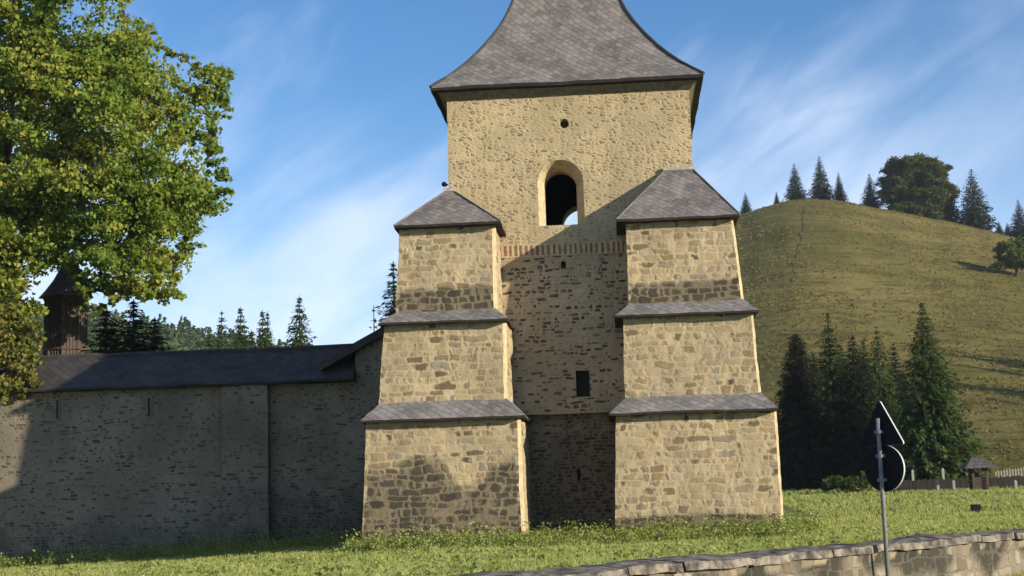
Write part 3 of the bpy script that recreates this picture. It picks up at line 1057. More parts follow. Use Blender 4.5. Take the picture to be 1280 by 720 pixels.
# arrow slits: stone frames round dark panels painted as the slots' shade
for px_, y0_, y1_ in ((72, 500, 523), (186.5, 497, 520)):
    q0, q1 = at(px_ - 1.6, y1_, YW), at(px_ + 1.6, y0_, YW)
    sl = MB()
    fr = .05
    for (x0, x1, z0, z1) in ((q0.x - fr, q0.x, q0.z, q1.z), (q1.x, q1.x + fr, q0.z, q1.z), (q0.x - fr, q1.x + fr, q1.z, q1.z + fr), (q0.x - fr, q1.x + fr, q0.z - fr, q0.z)):
        sl.box(x0, x1, YW - .035, YW + .06, z0, z1)
    so = sl.build('window', M['curtain'], cw)
    pn = MB(); pn.box(q0.x, q1.x, YW - .018, YW + .05, q0.z, q1.z)
    pn.build('opening', M['dark'], so)
# roof of the wall
mb = MB()
yR = YW + 1.55
zr_ = (at(250, 440, yR).z + at(390, 436, yR).z) / 2
xr1 = xC - .02
eF0, eF1 = Vector((-52, YW - .42, ze - .05)), Vector((xr1, YW - .42, ze - .05))
rF0, rF1 = Vector((-52, yR, zr_)), Vector((xr1, yR, zr_))
eB0, eB1 = Vector((-52, YW + 3.5, ze - .05)), Vector((xr1, YW + 3.5, ze - .05))
dn = Vector((0, 0, -.08))
mb.patch(eF0, eF1, rF1, rF0, .5, 0, .05, .012)
mb.patch(eB1, eB0, rF0, rF1, .5, 0, .05, .012)
mb.patch(eF0 + dn, eF1 + dn, eF1, eF0, .5, 1, .05, .012)
mb.patch(eB0, eB1, eB1 + dn, eB0 + dn, .5, 1, .05, .012)
mb.patch(eF1 + dn, eF0 + dn, eB0 + dn, eB1 + dn, .5, 1, .05, .012)
mb.patch(eF1 + dn, eB1 + dn, rF1 + dn * 0, rF1, .5, 1, .05, .012)
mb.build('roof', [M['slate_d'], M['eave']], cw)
mb = MB(); mb.tube([Vector((x, yR, zr_ + .02)) + wob(Vector((x, yR, zr_)), .05, 0) for x in np.linspace(-52, xr1, 60)], [.09] * 60, 6)
mb.build('ridge_cap', M['slate_d'], cw)
# raking roof up to the tower
mb = MB()
p0, p1 = at(400, 452, YW - .3), at(502, 395, YW - .3)
x0, x1 = p0.x, p1.x
th = Vector((0, 0, -.30))
A0, A1 = Vector((x0, YW - .22, p0.z)), Vector((x1, YW - .22, p1.z))
B0, B1 = Vector((x0, YW + 3.4, p0.z)), Vector((x1, YW + 3.4, p1.z))
mb.prism([A0 + th, A1 + th, B1 + th, B0 + th], [A0, A1, B1, B0], .4, 0, wa=.02, wb=.012)
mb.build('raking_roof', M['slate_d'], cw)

# ================================================================== LOW ROADSIDE WALL
lw = empty('low_wall', (WA.x, WA.y, -.4))
tag(lw, 'low roadside wall of pale rubble capped with dark coping slabs, in the bottom right foreground', 'wall')
ZC = .50
L0_, L1_ = -9.0, 40.0
base3 = lambda t, s, z: Vector((WA.x + WD.x * t + WN.x * s, WA.y + WD.y * t + WN.y * s, z))
mb = MB()
a = [base3(L0_, -.53, -1.0), base3(L1_, -.53, -1.0), base3(L1_, -.06, -1.0), base3(L0_, -.06, -1.0)]
b = [base3(L0_, -.53, ZC - .095), base3(L1_, -.53, ZC - .095), base3(L1_, -.06, ZC - .095), base3(L0_, -.06, ZC - .095)]
stw = lambda q, t: .40 + .40 * sstep(.6, 1.0, t) + .55 * noise.noise(Vector((q * 70, 0, 3)))
mb.prism(a, b, .16, 0, stain=stw, wa=.03, wb=.015)
mb.build('wall', [M['low']], lw)
t = L0_
rr = random.Random(5)
while t < L1_:
    w = rr.uniform(.9, 1.9)
    mb = MB()
    g = .012 + rr.uniform(0, .012)
    dz = rr.uniform(-.012, .012)
    f0, f1 = -.60 + rr.uniform(-.02, .02), 0.02 + rr.uniform(-.02, .02)
    a = [base3(t + g, f0, ZC - .115 + dz), base3(t + w - g, f0, ZC - .115 + dz), base3(t + w - g, f1, ZC - .09 + dz), base3(t + g, f1, ZC - .09 + dz)]
    b = [base3(t + g, f0 + .015, ZC - .03 + dz), base3(t + w - g, f0 + .015, ZC - .03 + dz + rr.uniform(-.01, .01)), base3(t + w - g, f1, ZC + dz), base3(t + g, f1, ZC + dz)]
    mb.prism(a, b, .085, 0, wa=.03, wb=.022)
    mb.build('coping_slab', M['cope'], lw)
    t += w

# ================================================================== ROAD SIGN (seen from behind)
YS = 18.5
pb = at(1111, 740, YS); pt = at(1097, 523, YS)
sgz = gz(pb.x, YS)
sr = empty('road_sign', (pb.x, YS, sgz))
tag(sr, 'steel road sign post seen from behind, with a triangular plate above a round plate', 'road sign')
dirp = (pt - pb).normalized()
foot = pb + dirp * ((sgz - .2 - pb.z) / dirp.z)
mb = MB(); mb.tube([foot, pt], [.026, .026], 12)
mb.build('post', M['steel'], sr, True)
rot = math.radians(-45)                               # the plates face away and to the right
tx = Vector((math.cos(rot), math.sin(rot), 0)); nz = Vector((-math.sin(rot), math.cos(rot), 0))   # nz: face direction (away)
upv = dirp


def plate(outline, name, ctr, thick=.026):
    mb = MB()
    n = len(outline)
    fr = [ctr + tx * u + upv * v - nz * 0 for u, v in outline]
    bk = [p + nz * thick for p in fr]
    mb.poly(list(reversed(fr)), 0) if False else mb.poly(fr, 0)
    mb.poly(list(reversed(bk)), 1)
    for i in range(n):
        j = (i + 1) % n
        mb.poly([fr[i], fr[j], bk[j], bk[i]], 2)
    p = mb.build(name, [M['signback'], M['signface'], M['signrim']], sr)
    # red border on the face side
    bo = MB()
    cu = sum(u for u, v in outline) / n; cv = sum(v for u, v in outline) / n
    for i in range(n):
        j = (i + 1) % n
        qd = []
        for (u, v), s_ in ((outline[i], .96), (outline[j], .96), (outline[j], .78), (outline[i], .78)):
            qd.append(ctr + tx * (cu + (u - cu) * s_) + upv * (cv + (v - cv) * s_) + nz * (thick + .003))
        bo.poly(qd)
    r_ = bo.build('border', M['signred'], p)
    return p


tc = at(1098.7, 536, YS) + nz * .035
apex = at(1097.5, 501, YS); lowv = at(1125, 556, YS)
hh = (apex - lowv).dot(upv) * 1.04
tri = [(-hh * .577, -hh * .36), (hh * .577, -hh * .36), (0, hh * .64)]


def rounded(poly, r, k=4):
    out = []
    n = len(poly)
    for i in range(n):
        p0, p1, p2 = (Vector(poly[(i + d) % n]) for d in (-1, 0, 1))
        a = p1 + (p0 - p1).normalized() * r; b = p1 + (p2 - p1).normalized() * r
        for q in range(k + 1):
            u = q / k
            out.append(tuple(a * (1 - u) ** 2 + p1 * 2 * u * (1 - u) + b * u * u))
    return out


plate(rounded(tri, .05), 'triangular_plate', tc)
dc = at(1103, 585.5, YS) + nz * .035
rD = 28.5 / F * YS * 1.0
plate([(rD * math.cos(2 * math.pi * k / 40), rD * math.sin(2 * math.pi * k / 40)) for k in range(40)], 'round_plate', dc)
for pyy in (540, 570, 600):
    mb = MB()
    c = at(1097.5 + (pyy - 523) * .065, pyy, YS)
    mb.tube([c - upv * .02, c + upv * .02], [.042, .042], 10)
    mb.box(c.x - .05, c.x + .06, c.y + .0, c.y + .05, c.z - .02, c.z + .02)
    mb.build('clamp', M['steel'], sr)


# ================================================================== TREES
def gpt(px, Y):
    """ground point below the photo column px at distance Y"""
    x = at(px, 610, Y).x
    return Vector((x, Y, gz(x, Y)))


# the big maple behind the wall on the left
MYC = 71.0
outl = [(-140, -120), (60, -130), (150, -60), (165, 5), (165, 28), (188, 32), (196, 44), (208, 60), (232, 62), (246, 70), (258, 92), (280, 90), (299, 84), (296, 97), (284, 110), (298, 128), (286, 145),
        (270, 150), (287, 170), (272, 186), (283, 195), (277, 215), (299, 233), (288, 255), (270, 270), (246, 284), (243, 306), (248, 318), (220, 334), (230, 368), (216, 378),
        (196, 374), (178, 384), (158, 368), (120, 372), (112, 350), (60, 340), (50, 420), (-140, 440)]


def inpoly(x, y, P):
    r = False
    for i in range(len(P)):
        (x1, y1), (x2, y2) = P[i - 1], P[i]
        if (y1 > y) != (y2 > y) and x < (x2 - x1) * (y - y1) / (y2 - y1) + x1: r = not r
    return r


lob = []
mr = random.Random(12)
for (x, y, r, Y) in ((-20, 330, 1.3, 56.5), (10, 315, 1.2, 56.3), (66, 288, .8, 57), (98, 344, .5, 58.5), (114, 364, .42, 58.5), (126, 386, .28, 58.5), (105, 384, .2, 58.5), (90, 330, .45, 58.5), (135, 366, .4, 58.5), (130, 345, .75, 58), (165, 352, .7, 58), (200, 355, .6, 58.4), (14, 350, .9, 56), (-10, 375, 1.0, 55.6), (8, 385, .8, 55.4),
                     (110, 362, .4, 58), (145, 372, .4, 58), (122, 388, .25, 58.2), (185, 368, .45, 58), (-50, 370, 1.3, 56), (60, 300, 1.2, 57), (100, 300, 1.2, 57), (140, 310, 1.1, 57.3), (180, 320, .9, 57.8), (-40, 400, 1.0, 55.2)):
    lob.append((tuple(at(x, y, Y + 11)), r * 1.15))
edge_pts = []
for i in range(2, len(outl) - 3):
    (x1, y1), (x2, y2) = outl[i], outl[i + 1]
    d = math.hypot(x2 - x1, y2 - y1)
    for k in range(max(1, int(d / 20))):
        u = (k + .5) / max(1, int(d / 20))
        edge_pts.append((x1 + (x2 - x1) * u, y1 + (y2 - y1) * u))
cxm, cym = 10, 170
for (x, y) in edge_pts:
    if y > 322 and 20 < x < 112: continue
    r = mr.uniform(.36, .74)
    d = math.hypot(x - cxm, y - cym)
    k = 1 - (r * 26 * .95) / d
    Y = MYC + mr.uniform(-2.2, 1.2)
    p = at(cxm + (x - cxm) * k, cym + (y - cym) * k, Y)
    lob.append((tuple(p), r))
tries = 0
while len(lob) < 190 and tries < 5000:
    tries += 1
    x, y = mr.uniform(-130, 290), mr.uniform(-110, 420)
    if not inpoly(x, y, outl) or (y > 300 and 25 < x < 112): continue
    r = mr.uniform(.85, 1.7)
    if not all(inpoly(x + dx * r * 25, y + dy * r * 25, outl) for dx, dy in ((1, 0), (-1, 0), (0, 1), (0, -1), (.7, .7), (.7, -.7))): continue
    dep = 5.5 * math.sqrt(max(.1, 1 - ((x - 10) / 310) ** 2))
    Y = MYC + mr.uniform(-dep, dep) if mr.random() < .35 else MYC - dep * mr.uniform(.3, 1)
    
    p = at(x, y, Y)
    if min((Vector(p) - Vector(q[0])).length for q in lob) < .55: continue
    lob.append((tuple(p), r))
mb_ = gpt(-42, MYC + 1)
broadleaf('maple_tree', tuple(mb_), lob, .20, 720, M['maple'], 'tall broadleaf tree turning yellow, spreading over the wall at the left edge', 'tree', None, .42, .33, limb_r=.15)

# creeper-like bush hanging over the wall top at the far left
lob = []
for (x, y, r, Y) in ((5, 475, .55, 51.9), (-25, 470, .8, 52.2), (30, 468, .5, 52.0), (15, 445, .6, 52.6), (38, 445, .38, 52.4), (-10, 430, .8, 53), (44, 425, .35, 53), (25, 415, .5, 53.4), (46, 408, .25, 53.2), (0, 405, .8, 53.6),
                     (30, 488, .32, 51.8), (8, 490, .35, 51.75), (-60, 450, 1.1, 53), (50, 455, .22, 52.2), (44, 478, .25, 51.9), (20, 395, .4, 53.5), (-90, 420, 1.3, 54)):
    lob.append((tuple(at(x, y, Y)), r))
pz = gpt(-60, 56.2)
broadleaf('bush', tuple(pz), lob, .15, 1500, M['creeper'], 'yellow green leafy bush spilling over the wall top at the far left', 'bush', None, .14, .75, limb_r=.05)

# shaded evergreens behind the wall, left of centre
for i, (x, yt, w, lab) in enumerate(((166, 374, 1.5, 'tallest dark evergreen in shade behind the wall, right of the wooden turret'),
                        (132, 386, 1.7, 'dark evergreen in shade behind the wall, close beside the wooden turret'),
                        (193, 396, 1.3, 'lower dark evergreen in shade behind the wall, first left of the wooded hill'))):
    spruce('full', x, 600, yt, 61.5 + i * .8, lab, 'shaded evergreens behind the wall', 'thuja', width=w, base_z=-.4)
# sunlit spruces beyond the wall
for i, (x, yt, kd, w, Y, lab) in enumerate(((377, 369, 'full', .92, 96, 'tallest sunlit spruce beyond the wall, nearest to the tower'),
                                   (330, 387, 'full', .8, 104, 'twin topped looking spruce beyond the wall, second from the tower'),
                                   (336.5, 389, 'slim', .9, 108, 'slim spruce tight behind another beyond the wall, its tip just to the right'),
                                   (302, 383, 'full', .85, 104, 'pointed spruce beyond the wall, left of the twin tops'),
                                   (278, 388, 'loose', .85, 112, 'thin topped spruce beyond the wall, leftmost against the wooded hill'),
                                   (263, 415, 'full', 1.2, 118, 'short spruce beyond the wall in front of the wooded hill'),
                                   (316, 412, 'full', 1.2, 118, 'short spruce beyond the wall filling the gap between two pointed ones'))):
    spruce(kd, x, 640, yt, Y, lab, 'spruces beyond the wall', 'needle', width=w, base_z=-.5)
spruce('slim', 497, 600, 326, 78, 'dark spruce half hidden behind the left buttress', 'spruces behind the tower', 'needle_b', width=1.25, base_z=-.3)
spruce('thin', 471, 600, 381, 84, 'thin topped spruce peeping over the raking roof beside the left buttress', 'spruces behind the tower', 'needle_b', width=.9, base_z=-.3)

# foot-of-the-hill group on the right
for (kd, x, yb_, yt, Y, w, mat, bk, lab) in (
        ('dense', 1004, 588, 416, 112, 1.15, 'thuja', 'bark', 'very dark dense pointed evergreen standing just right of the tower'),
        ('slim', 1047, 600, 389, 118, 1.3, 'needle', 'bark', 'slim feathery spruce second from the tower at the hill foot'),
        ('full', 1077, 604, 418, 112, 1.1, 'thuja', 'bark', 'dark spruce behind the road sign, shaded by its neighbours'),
        ('loose', 1108, 604, 406, 116, .95, 'needle', 'bark', 'shaggy spruce between the road sign and the largest spruce'),
        ('full', 1062, 602, 432, 121, 1.1, 'needle', 'bark', 'lower spruce filling in behind the slim feathery one'),
        ('full', 1090, 603, 424, 123, 1.1, 'needle', 'bark', 'spruce filling the group behind the road sign, half hidden'),
        ('loose', 1128, 604, 428, 122, 1.1, 'thuja', 'bark', 'dark spruce pressed against the left side of the largest spruce'),
        ('full', 1026, 600, 440, 124, 1.0, 'thuja', 'bark', 'dark low evergreen between the two trees nearest the tower'),
        ('full', 1168, 604, 376, 106, 1.06, 'needle', 'pale_bark', 'largest spruce at the hill foot with a pale trunk, in front of the slope')):
    spruce(kd, x, yb_, yt, Y, lab, 'conifers at the foot of the hill', mat, bk, w, base_z=gpt(x, Y).z - .1)
# outside the frame on the right: their shade falls on the slope
for (X, Y, h, lab) in ((70, 178, 19, 'spruce out of view to the right of the wooden well'), (80, 168, 20, 'spruce out of view at the right foot of the hill'),
                       (66, 158, 18, 'smaller spruce out of view beyond the white fence'), (86, 192, 18, 'spruce out of view highest on the right slope'), (74, 148, 17, 'spruce out of view nearest to the meadow on the right'),
                       (77, 178, 21, 'spruce out of view in the middle of the right hand clump'), (90, 180, 20, 'spruce out of view farthest right on the slope'), (73, 168, 20, 'broad spruce out of view among the right hand clump'), (84, 205, 17, 'spruce out of view at the top of the right hand clump')):
    z = max(gz(X, Y), hill_z(X, Y)) - .2
    r = spruce('hill', 1300, 600, 500, Y, lab, 'spruces beyond the right edge', base_z=z, x=X)
    r.scale = (h / 10, h / 10, h / 10)


# crest trees
def crest_tree(x, yt, yb_, w, lab, kd='hill', mat='needle_b'):
    d = ray(x, yb_); s = d.x / d.y
    Y = crest_y(s) + 6
    zb = hill_z(s * Y, Y) - .3
    r = spruce(kd, x, yb_, yt, Y, lab, 'spruces on the hill crest', mat, base_z=zb, width=w * 1.2, x=s * Y)
    return r


for a in ((933, 240, 268, .95, 'small spruce on the hill crest, nearest to the tower'),
          (971, 238.5, 252, .8, 'tiny spruce just showing over the hill crest'),
          (995, 203.5, 250, .95, 'spruce on the crest left of the tallest crest spruce'),
          (1027, 194.5, 250, .95, 'tallest pointed spruce on the rounded top of the hill'),
          (1050, 214.5, 252, .8, 'shorter spruce on the crest right of the tallest crest spruce'),
          (1089, 216.5, 258, 1.0, 'lone spruce on the crest left of the round broadleaf tree'),
          (1181, 202, 268, .85, 'spruce on the crest close behind the round broadleaf tree'),
          (1162, 200, 268, .7, 'spruce on the crest rising out of the round broadleaf tree'),
          (1219, 209.5, 280, 1.0, 'broad spruce on the crest right of the round broadleaf tree'),
          (1249, 276, 288, 1.2, 'low young spruce on the crest in the dip near the right edge'),
          (1260, 278, 292, 1.2, 'second low young spruce on the crest near the right edge'),
          (1276, 249, 297, 1.0, 'spruce on the crest at the right edge of the view')):
    crest_tree(*a)
# round broadleaf tree on the crest
s = ray(1145, 266); s_ = s.x / s.y
Yc = crest_y(s_) + 3
lob = []
hr = random.Random(4)
for k in range(110):
    x = hr.uniform(1106, 1194); y = hr.uniform(200, 272)
    if ((x - 1148) / (40 if y < 240 else 44)) ** 2 + ((y - 236) / 39) ** 2 > 1: continue
    lob.append((tuple(at(x, y, Yc + hr.uniform(-5, 5))), hr.uniform(1.4, 2.6)))
broadleaf('broadleaf_tree', (s_ * Yc, Yc, hill_z(s_ * Yc, Yc) - .3), lob, .5, 330, M['broad'], 'large round broadleaf tree on the hill crest among the spruces', 'tree', None, .4, .2, twigs=False)
# lone tree on the slope by the right edge
s = ray(1271, 346); s_ = s.x / s.y
Yl = min((abs((hill_z(s_ * y, y) - 1.2) / y - s.z / s.y), y) for y in np.arange(140, 380, 2.0))[1]
lob = []
for k in range(22):
    x = hr.uniform(1246, 1296); y = hr.uniform(305, 334)
    lob.append((tuple(at(x, y, Yl + hr.uniform(-3, 3))), hr.uniform(.9, 1.5)))
broadleaf('broadleaf_tree', (s_ * Yl, Yl, hill_z(s_ * Yl, Yl) - .2), lob, .32, 520, M['orchard'], 'small lone spreading tree on the grassy slope at the right edge', 'tree', None, .3, .25, twigs=False)
# rounded shrubs at the tree feet
for (x, Y, r, lab) in ((1070, 96, .9, 'dark rounded shrub at the tree feet, just left of the road sign'), (1046, 100, .8, 'low shrub at the tree feet nearest to the tower side'),
                       (1090, 98, .9, 'dark shrub at the tree feet directly behind the road sign')):
    p = gpt(x, Y)
    lob = [((p.x + hr.uniform(-1, 1) * r * .7, Y + hr.uniform(-.8, .8), p.z + hr.uniform(.3, 1) * r), r * hr.uniform(.4, .6)) for k in range(9)]
    broadleaf('shrub', tuple(p), lob, .22, 300, M['broad'], lab, 'shrub', 'shrubs under the conifers', .06, .3, twigs=False, limb_r=.03)

# ------------------------------------------------------------------ far wood
P = []
tr = random.Random(3)
cen = []
for i in range(4200):
    y = 260 + 400 * tr.random() ** .9
    s = tr.uniform(-.56, -.10)
    cen.append((s * y, y, far_z(s * y, y)))
for (x, y, z) in cen:
    con = noise.noise(Vector((x * .01, y * .01, 2))) + tr.uniform(-.5, .5) > .12
    h = tr.uniform(7, 13) * (1.15 if con else 1)
    n = 46
    t = rng.uniform(0, 1, n)
    if con:
        rad = (1 - t) * h * .2 * np.sqrt(rng.uniform(.3, 1, n)); zz = z + t * h
    else:
        zz = z + h * (.25 + .75 * t); rad = h * .34 * np.sqrt(np.clip(1 - (2 * t - .9) ** 2, .05, 1)) * np.sqrt(rng.uniform(.4, 1, n))
    a = rng.uniform(0, 6.283, n)
    P.append(np.stack([x + rad * np.cos(a), y + rad * np.sin(a), zz], 1))
v, f = leaf_quads(np.concatenate(P), 1.7, .8)
tag(link('forest', np_mesh('forest', v, f), M['forest']), 'far mixed wood covering the hillside behind the wall', 'forest', kind='stuff')

# ================================================================== SMALL THINGS
# wooden turret behind the wall
Yt = 73.0
tb_ = at(82, 440, Yt); r = 26.5 / F * Yt
zt0 = at(82, 372, Yt).z
trt = empty('turret', (tb_.x, Yt, -.5))
tag(trt, 'dark wooden octagonal turret with flared shingle roof behind the wall, partly under leaves', 'turret')
mb = MB()
oct_ = lambda R, z, ph=.2: [Vector((tb_.x + R * math.cos(ph + k * math.pi / 4), Yt + R * math.sin(ph + k * math.pi / 4), z)) for k in range(8)]
A = oct_(r, -.6); B = oct_(r * .97, zt0)
mb.prism(A, B, 9, 0, wa=0, wb=0)
for k in range(8):
    for j in range(5):
        u = (j + .5) / 5
        p = A[k].lerp(A[(k + 1) % 8], u); q = B[k].lerp(B[(k + 1) % 8], u)
        nrm = Vector((p.x - tb_.x, p.y - Yt, 0)).normalized() * .015
        mb.tube([p + nrm, q + nrm], [.03, .03], 4)
    mb.tube([A[k], B[k]], [.07, .07], 5)
for zz in (zt0 - .12, at(82, 438, Yt).z):
    R = oct_(r * 1.03, zz)
    mb.tube(R + [R[0]], [.06] * 9, 5)
mb.build('wall', M['wood'], trt, weld=0)
rm = MB()
rp_ = [(r * 1.32, zt0 - .02), (r * 1.0, zt0 + .38), (r * .62, zt0 + .9), (r * .33, zt0 + 1.45), (r * .12, zt0 + 2.1), (.02, zt0 + 2.9)]
for (R0, z0), (R1, z1) in zip(rp_, rp_[1:]):
    a, b = oct_(R0, z0), oct_(R1, z1)
    for k in range(8):
        j = (k + 1) % 8
        rm.patch(a[k], a[j], b[j], b[k], .3, 0, .01, 0, None, None, (k * 1.7, 0))
a, b = oct_(rp_[0][0], rp_[0][1]), oct_(r * .9, zt0 - .08)
for k in range(8):
    j = (k + 1) % 8
    rm.patch(b[k], b[j], a[j], a[k], .5, 0, .01, 0)
rm.build('roof', M['shingle'], trt)

# wooden well house
Yw = 90.0
pw = gpt(1224, Yw)
wl_ = empty('well', tuple(pw))
tag(wl_, 'small wooden well house with dark hipped roof on posts beside the dark fence', 'well')
k = Yw / F
mb = MB()
hx = 7 * k
for q in range(5):
    z0 = pw.z + .05 + q * .15
    mb.box(pw.x - hx, pw.x + hx, Yw - hx, Yw - hx + .06, z0, z0 + .11)
    mb.box(pw.x - hx, pw.x + hx, Yw + hx - .06, Yw + hx, z0, z0 + .11)
    mb.box(pw.x - hx, pw.x - hx + .06, Yw - hx + .063, Yw + hx - .063, z0 + .01, z0 + .10)
    mb.box(pw.x + hx - .06, pw.x + hx, Yw - hx + .063, Yw + hx - .063, z0 + .01, z0 + .10)
mb.build('curb', M['wood'], wl_)
ztop = at(1224, 585, Yw).z
for sx in (-1, 1):
    for sy in (-1, 1):
        mb = MB(); mb.box(pw.x + sx * (hx + .05) - .07, pw.x + sx * (hx + .05) + .07, Yw + sy * (hx + .05) - .07, Yw + sy * (hx + .05) + .07, pw.z - .2, ztop + .1)
        mb.build('post', M['wood'], wl_)
mb = MB()
zap = at(1224, 571.5, Yw).z
R = 20 * k
E = [Vector((pw.x + sx * R, Yw + sy * R, ztop)) for sx, sy in ((-1, -1), (1, -1), (1, 1), (-1, 1))]
tp = [Vector((pw.x + sx * R * .28, Yw + sy * .03, zap)) for sx, sy in ((-1, -1), (1, -1), (1, 1), (-1, 1))]
mb.prism(E, tp, .4, 0, wa=.03, wb=.02)
mb.build('roof', M['shingle'], wl_)
mb = MB(); mb.tube([(pw.x - hx, Yw, ztop - .35), (pw.x + hx, Yw, ztop - .35)], [.1, .1], 8)
mb.build('windlass', M['wood'], wl_)

# dark board fence behind the well
fb = empty('board_fence', tuple(gpt(1190, 93)))
tag(fb, 'low dark weathered board fence at the far edge of the meadow', 'fence')
mb = MB()
pxs = np.arange(1112, 1330, 1.6)
for i, px_ in enumerate(pxs):
    Yf = 93
    p = gpt(px_, Yf)
    zt_ = p.z + .72 + random.uniform(-.06, .06)
    w = 1.5 * Yf / F
    mb.box(p.x - w / 2, p.x + w / 2, Yf + random.uniform(-.012, .012), Yf + .04, p.z - .2, zt_)
mb.build('board', M['dark'], fb, weld=0)
mb = MB()
a, b = gpt(1111, 93), gpt(1331, 93)
for dz in (.2, .55):
    mb.tube([a + Vector((0, .09, dz)), b + Vector((0, .09, dz))], [.04, .04], 4)
mb.build('rail', M['dark'], fb)
# white picket fence farther back on the rise
pf = empty('picket_fence', tuple(gpt(1270, 118)))
tag(pf, 'white picket fence behind the dark board fence at the right edge', 'fence')
kk = 0
for px_ in np.arange(1246, 1316, 3.6):
    Yf = 118
    p = gpt(px_, Yf); z1 = at(px_, 589 - (px_ - 1246) * .14, Yf).z + random.uniform(-.05, .05)
    mb = MB(); w = .05; p.z += (px_ - 1246) * .006
    a = [Vector((p.x - w, Yf, p.z)), Vector((p.x + w, Yf, p.z)), Vector((p.x + w, Yf + .03, p.z)), Vector((p.x - w, Yf + .03, p.z))]
    b = [v + Vector((0, 0, z1 - p.z)) for v in a]
    mb.prism(a, b, 9, 0, wa=0, wb=0)
    mb.build('picket', M['white'], pf)
mb = MB()
for dy in (.25, .6):
    p0_, p1_ = gpt(1244, 118), gpt(1318, 118)
    mb.tube([p0_ + Vector((0, .06, dy)), p1_ + Vector((0, .06, dy + .3))], [.035, .035], 4)
mb.build('rail', M['white'], pf)
# pale marker posts
for px_, y0_, y1_, Y, lab in ((1142, 596, 587, 99, 'pale post under the spruces, just right of the road sign'), (1180, 595, 585, 99.2, 'pale post at the foot of the largest spruce'),
                         (1172.5, 609, 599, 91.5, 'pale post before the board fence, left of its twin'), (1192.5, 609, 600, 91.5, 'pale post before the board fence, nearer the well'),
                         (1270, 608, 600, 91.5, 'pale post before the board fence at the right edge')):
    p = gpt(px_, Y); z1 = at(px_, y1_, Y).z; z0 = at(px_, y0_, Y).z
    mb = MB(); w = .075
    zb2 = p.z - .3
    mb.box(p.x - w, p.x + w, Y - w, Y + w, zb2, z1 - .08)
    a = [Vector((p.x + sx * w, Y + sy * w, z1 - .08)) for sx, sy in ((-1, -1), (1, -1), (1, 1), (-1, 1))]
    b = [Vector((p.x + sx * .02, Y + sy * .02, z1)) for sx, sy in ((-1, -1), (1, -1), (1, 1), (-1, 1))]
    mb.prism(a, b, 9, 0, wa=0, wb=0)
    o = mb.build('marker_post', M['white'], None, weld=0)
    tag(o, lab, 'post', 'pale posts at the meadow edge')
# small dark box on the grass
p = None
Yq = min((abs(at(1220, 641, y).z - gz(at(1220, 641, y).x, y)), y) for y in np.arange(25, 90, .5))[1]
c = at(1220, 641, Yq); zc = gz(c.x, Yq)
bxr = empty('utility_box', (c.x, Yq, zc))
tag(bxr, 'small dark box standing on the meadow grass above the low wall', 'box')
zt_ = at(1220, 630.5, Yq).z
mb = MB(); w = 5.5 * Yq / F * .9
mb.box(c.x - w, c.x + w, Yq - w, Yq + w, zc - .2, zt_ - .03)
mb.build('housing', M['signback'], bxr)
mb = MB(); mb.box(c.x - w - .012, c.x + w + .012, Yq - w - .012, Yq + w + .012, zt_ - .027, zt_)
mb.build('lid', M['signback'], bxr)


# ================================================================== GRASS AND WEEDS
def inside_built(x, y):
    if y > YW - .3 and x < TX0 + .5 and y < YW + 3.6: return True
    if TX0 - .9 < x < TX1 + .9 and Y0 + .3 < y < YB + .3: return True
    for zs_ in ((at(452.5, 672, Y0 - 3.35).x, at(657, 668, Y0 - 3.35).x), (at(769, 665, Y0 - 3.35).x, at(981, 656, Y0 - 3.35).x)):
        if zs_[0] < x < zs_[1] and Y0 - 3.33 < y < Y0 + 1.5: return True
    return False


def blades(points, hgt, wid, nb, lean=.5):
    """nb narrow triangles per tuft"""
    n = len(points)
    C = np.repeat(points, nb, 0)
    m = len(C)
    sp = np.repeat(hgt, nb)
    a = rng.uniform(0, 6.283, m); off = rng.uniform(0, .6, m) * sp
    B = C + np.stack([np.cos(a) * off, np.sin(a) * off, np.zeros(m)], 1)
    h = sp * rng.uniform(.5, 1.2, m)
    a2 = rng.uniform(0, 6.283, m); ln = h * rng.uniform(.05, lean, m)
    Tp = B + np.stack([np.cos(a2) * ln, np.sin(a2) * ln, h], 1)
    w = np.repeat(wid, nb) * rng.uniform(.6, 1.2, m)
    a3 = rng.uniform(0, 6.283, m)
    D = np.stack([np.cos(a3) * w, np.sin(a3) * w, np.zeros(m)], 1)
    V = np.stack([B - D, B + D, Tp], 1).reshape(-1, 3)
    return V, np.arange(3 * m).reshape(m, 3)


pts = []; hs = []; ws = []
gr = random.Random(9)
while len(pts) < 52000:
    y = 12.5 * (125 / 12.5) ** (gr.random() ** .8)
    s = gr.uniform(-.47, .34)
    x = s * y
    sd = wall_s(x, y)
    if sd < -.02:
        if not (sd < -.6 and sd > -1.6 and x > 5): continue
    if sd < .06 and sd > -.6: continue
    if inside_built(x, y): continue
    if y > 60 and x < 8: continue
    pts.append((x, y, gz(x, y) - .01))
    nn = .5 + .5 * noise.noise(Vector((x * .5, y * .5, 5)))
    n3 = .5 + .5 * noise.noise(Vector((x * 1.7, y * 1.7, 11)))
    hs.append((.03 + .09 * nn + .09 * n3 * n3) * (1 if y < 45 else 1.15 + (y - 45) * .01))
    ws.append(.006 + .00042 * y)
V, Fc = blades(np.array(pts), np.array(hs), np.array(ws), 7, .8)
tag(link('grass', np_mesh('grass', V, Fc), M['grass']), 'sunlit meadow grass between the low wall and the tower', 'grass', kind='stuff')

# taller leafy weeds along the foot of the masonry
P = []; ST = []
wr = random.Random(21)


def weed(x, y, h):
    z = gz(x, y)
    k = wr.randint(14, 26)
    for q in range(k):
        u = wr.uniform(.35, 1.05)
        P.append((x + wr.gauss(0, .10 + .06 * u), y + wr.gauss(0, .10), z + h * u))
    ST.append((x, y, z))


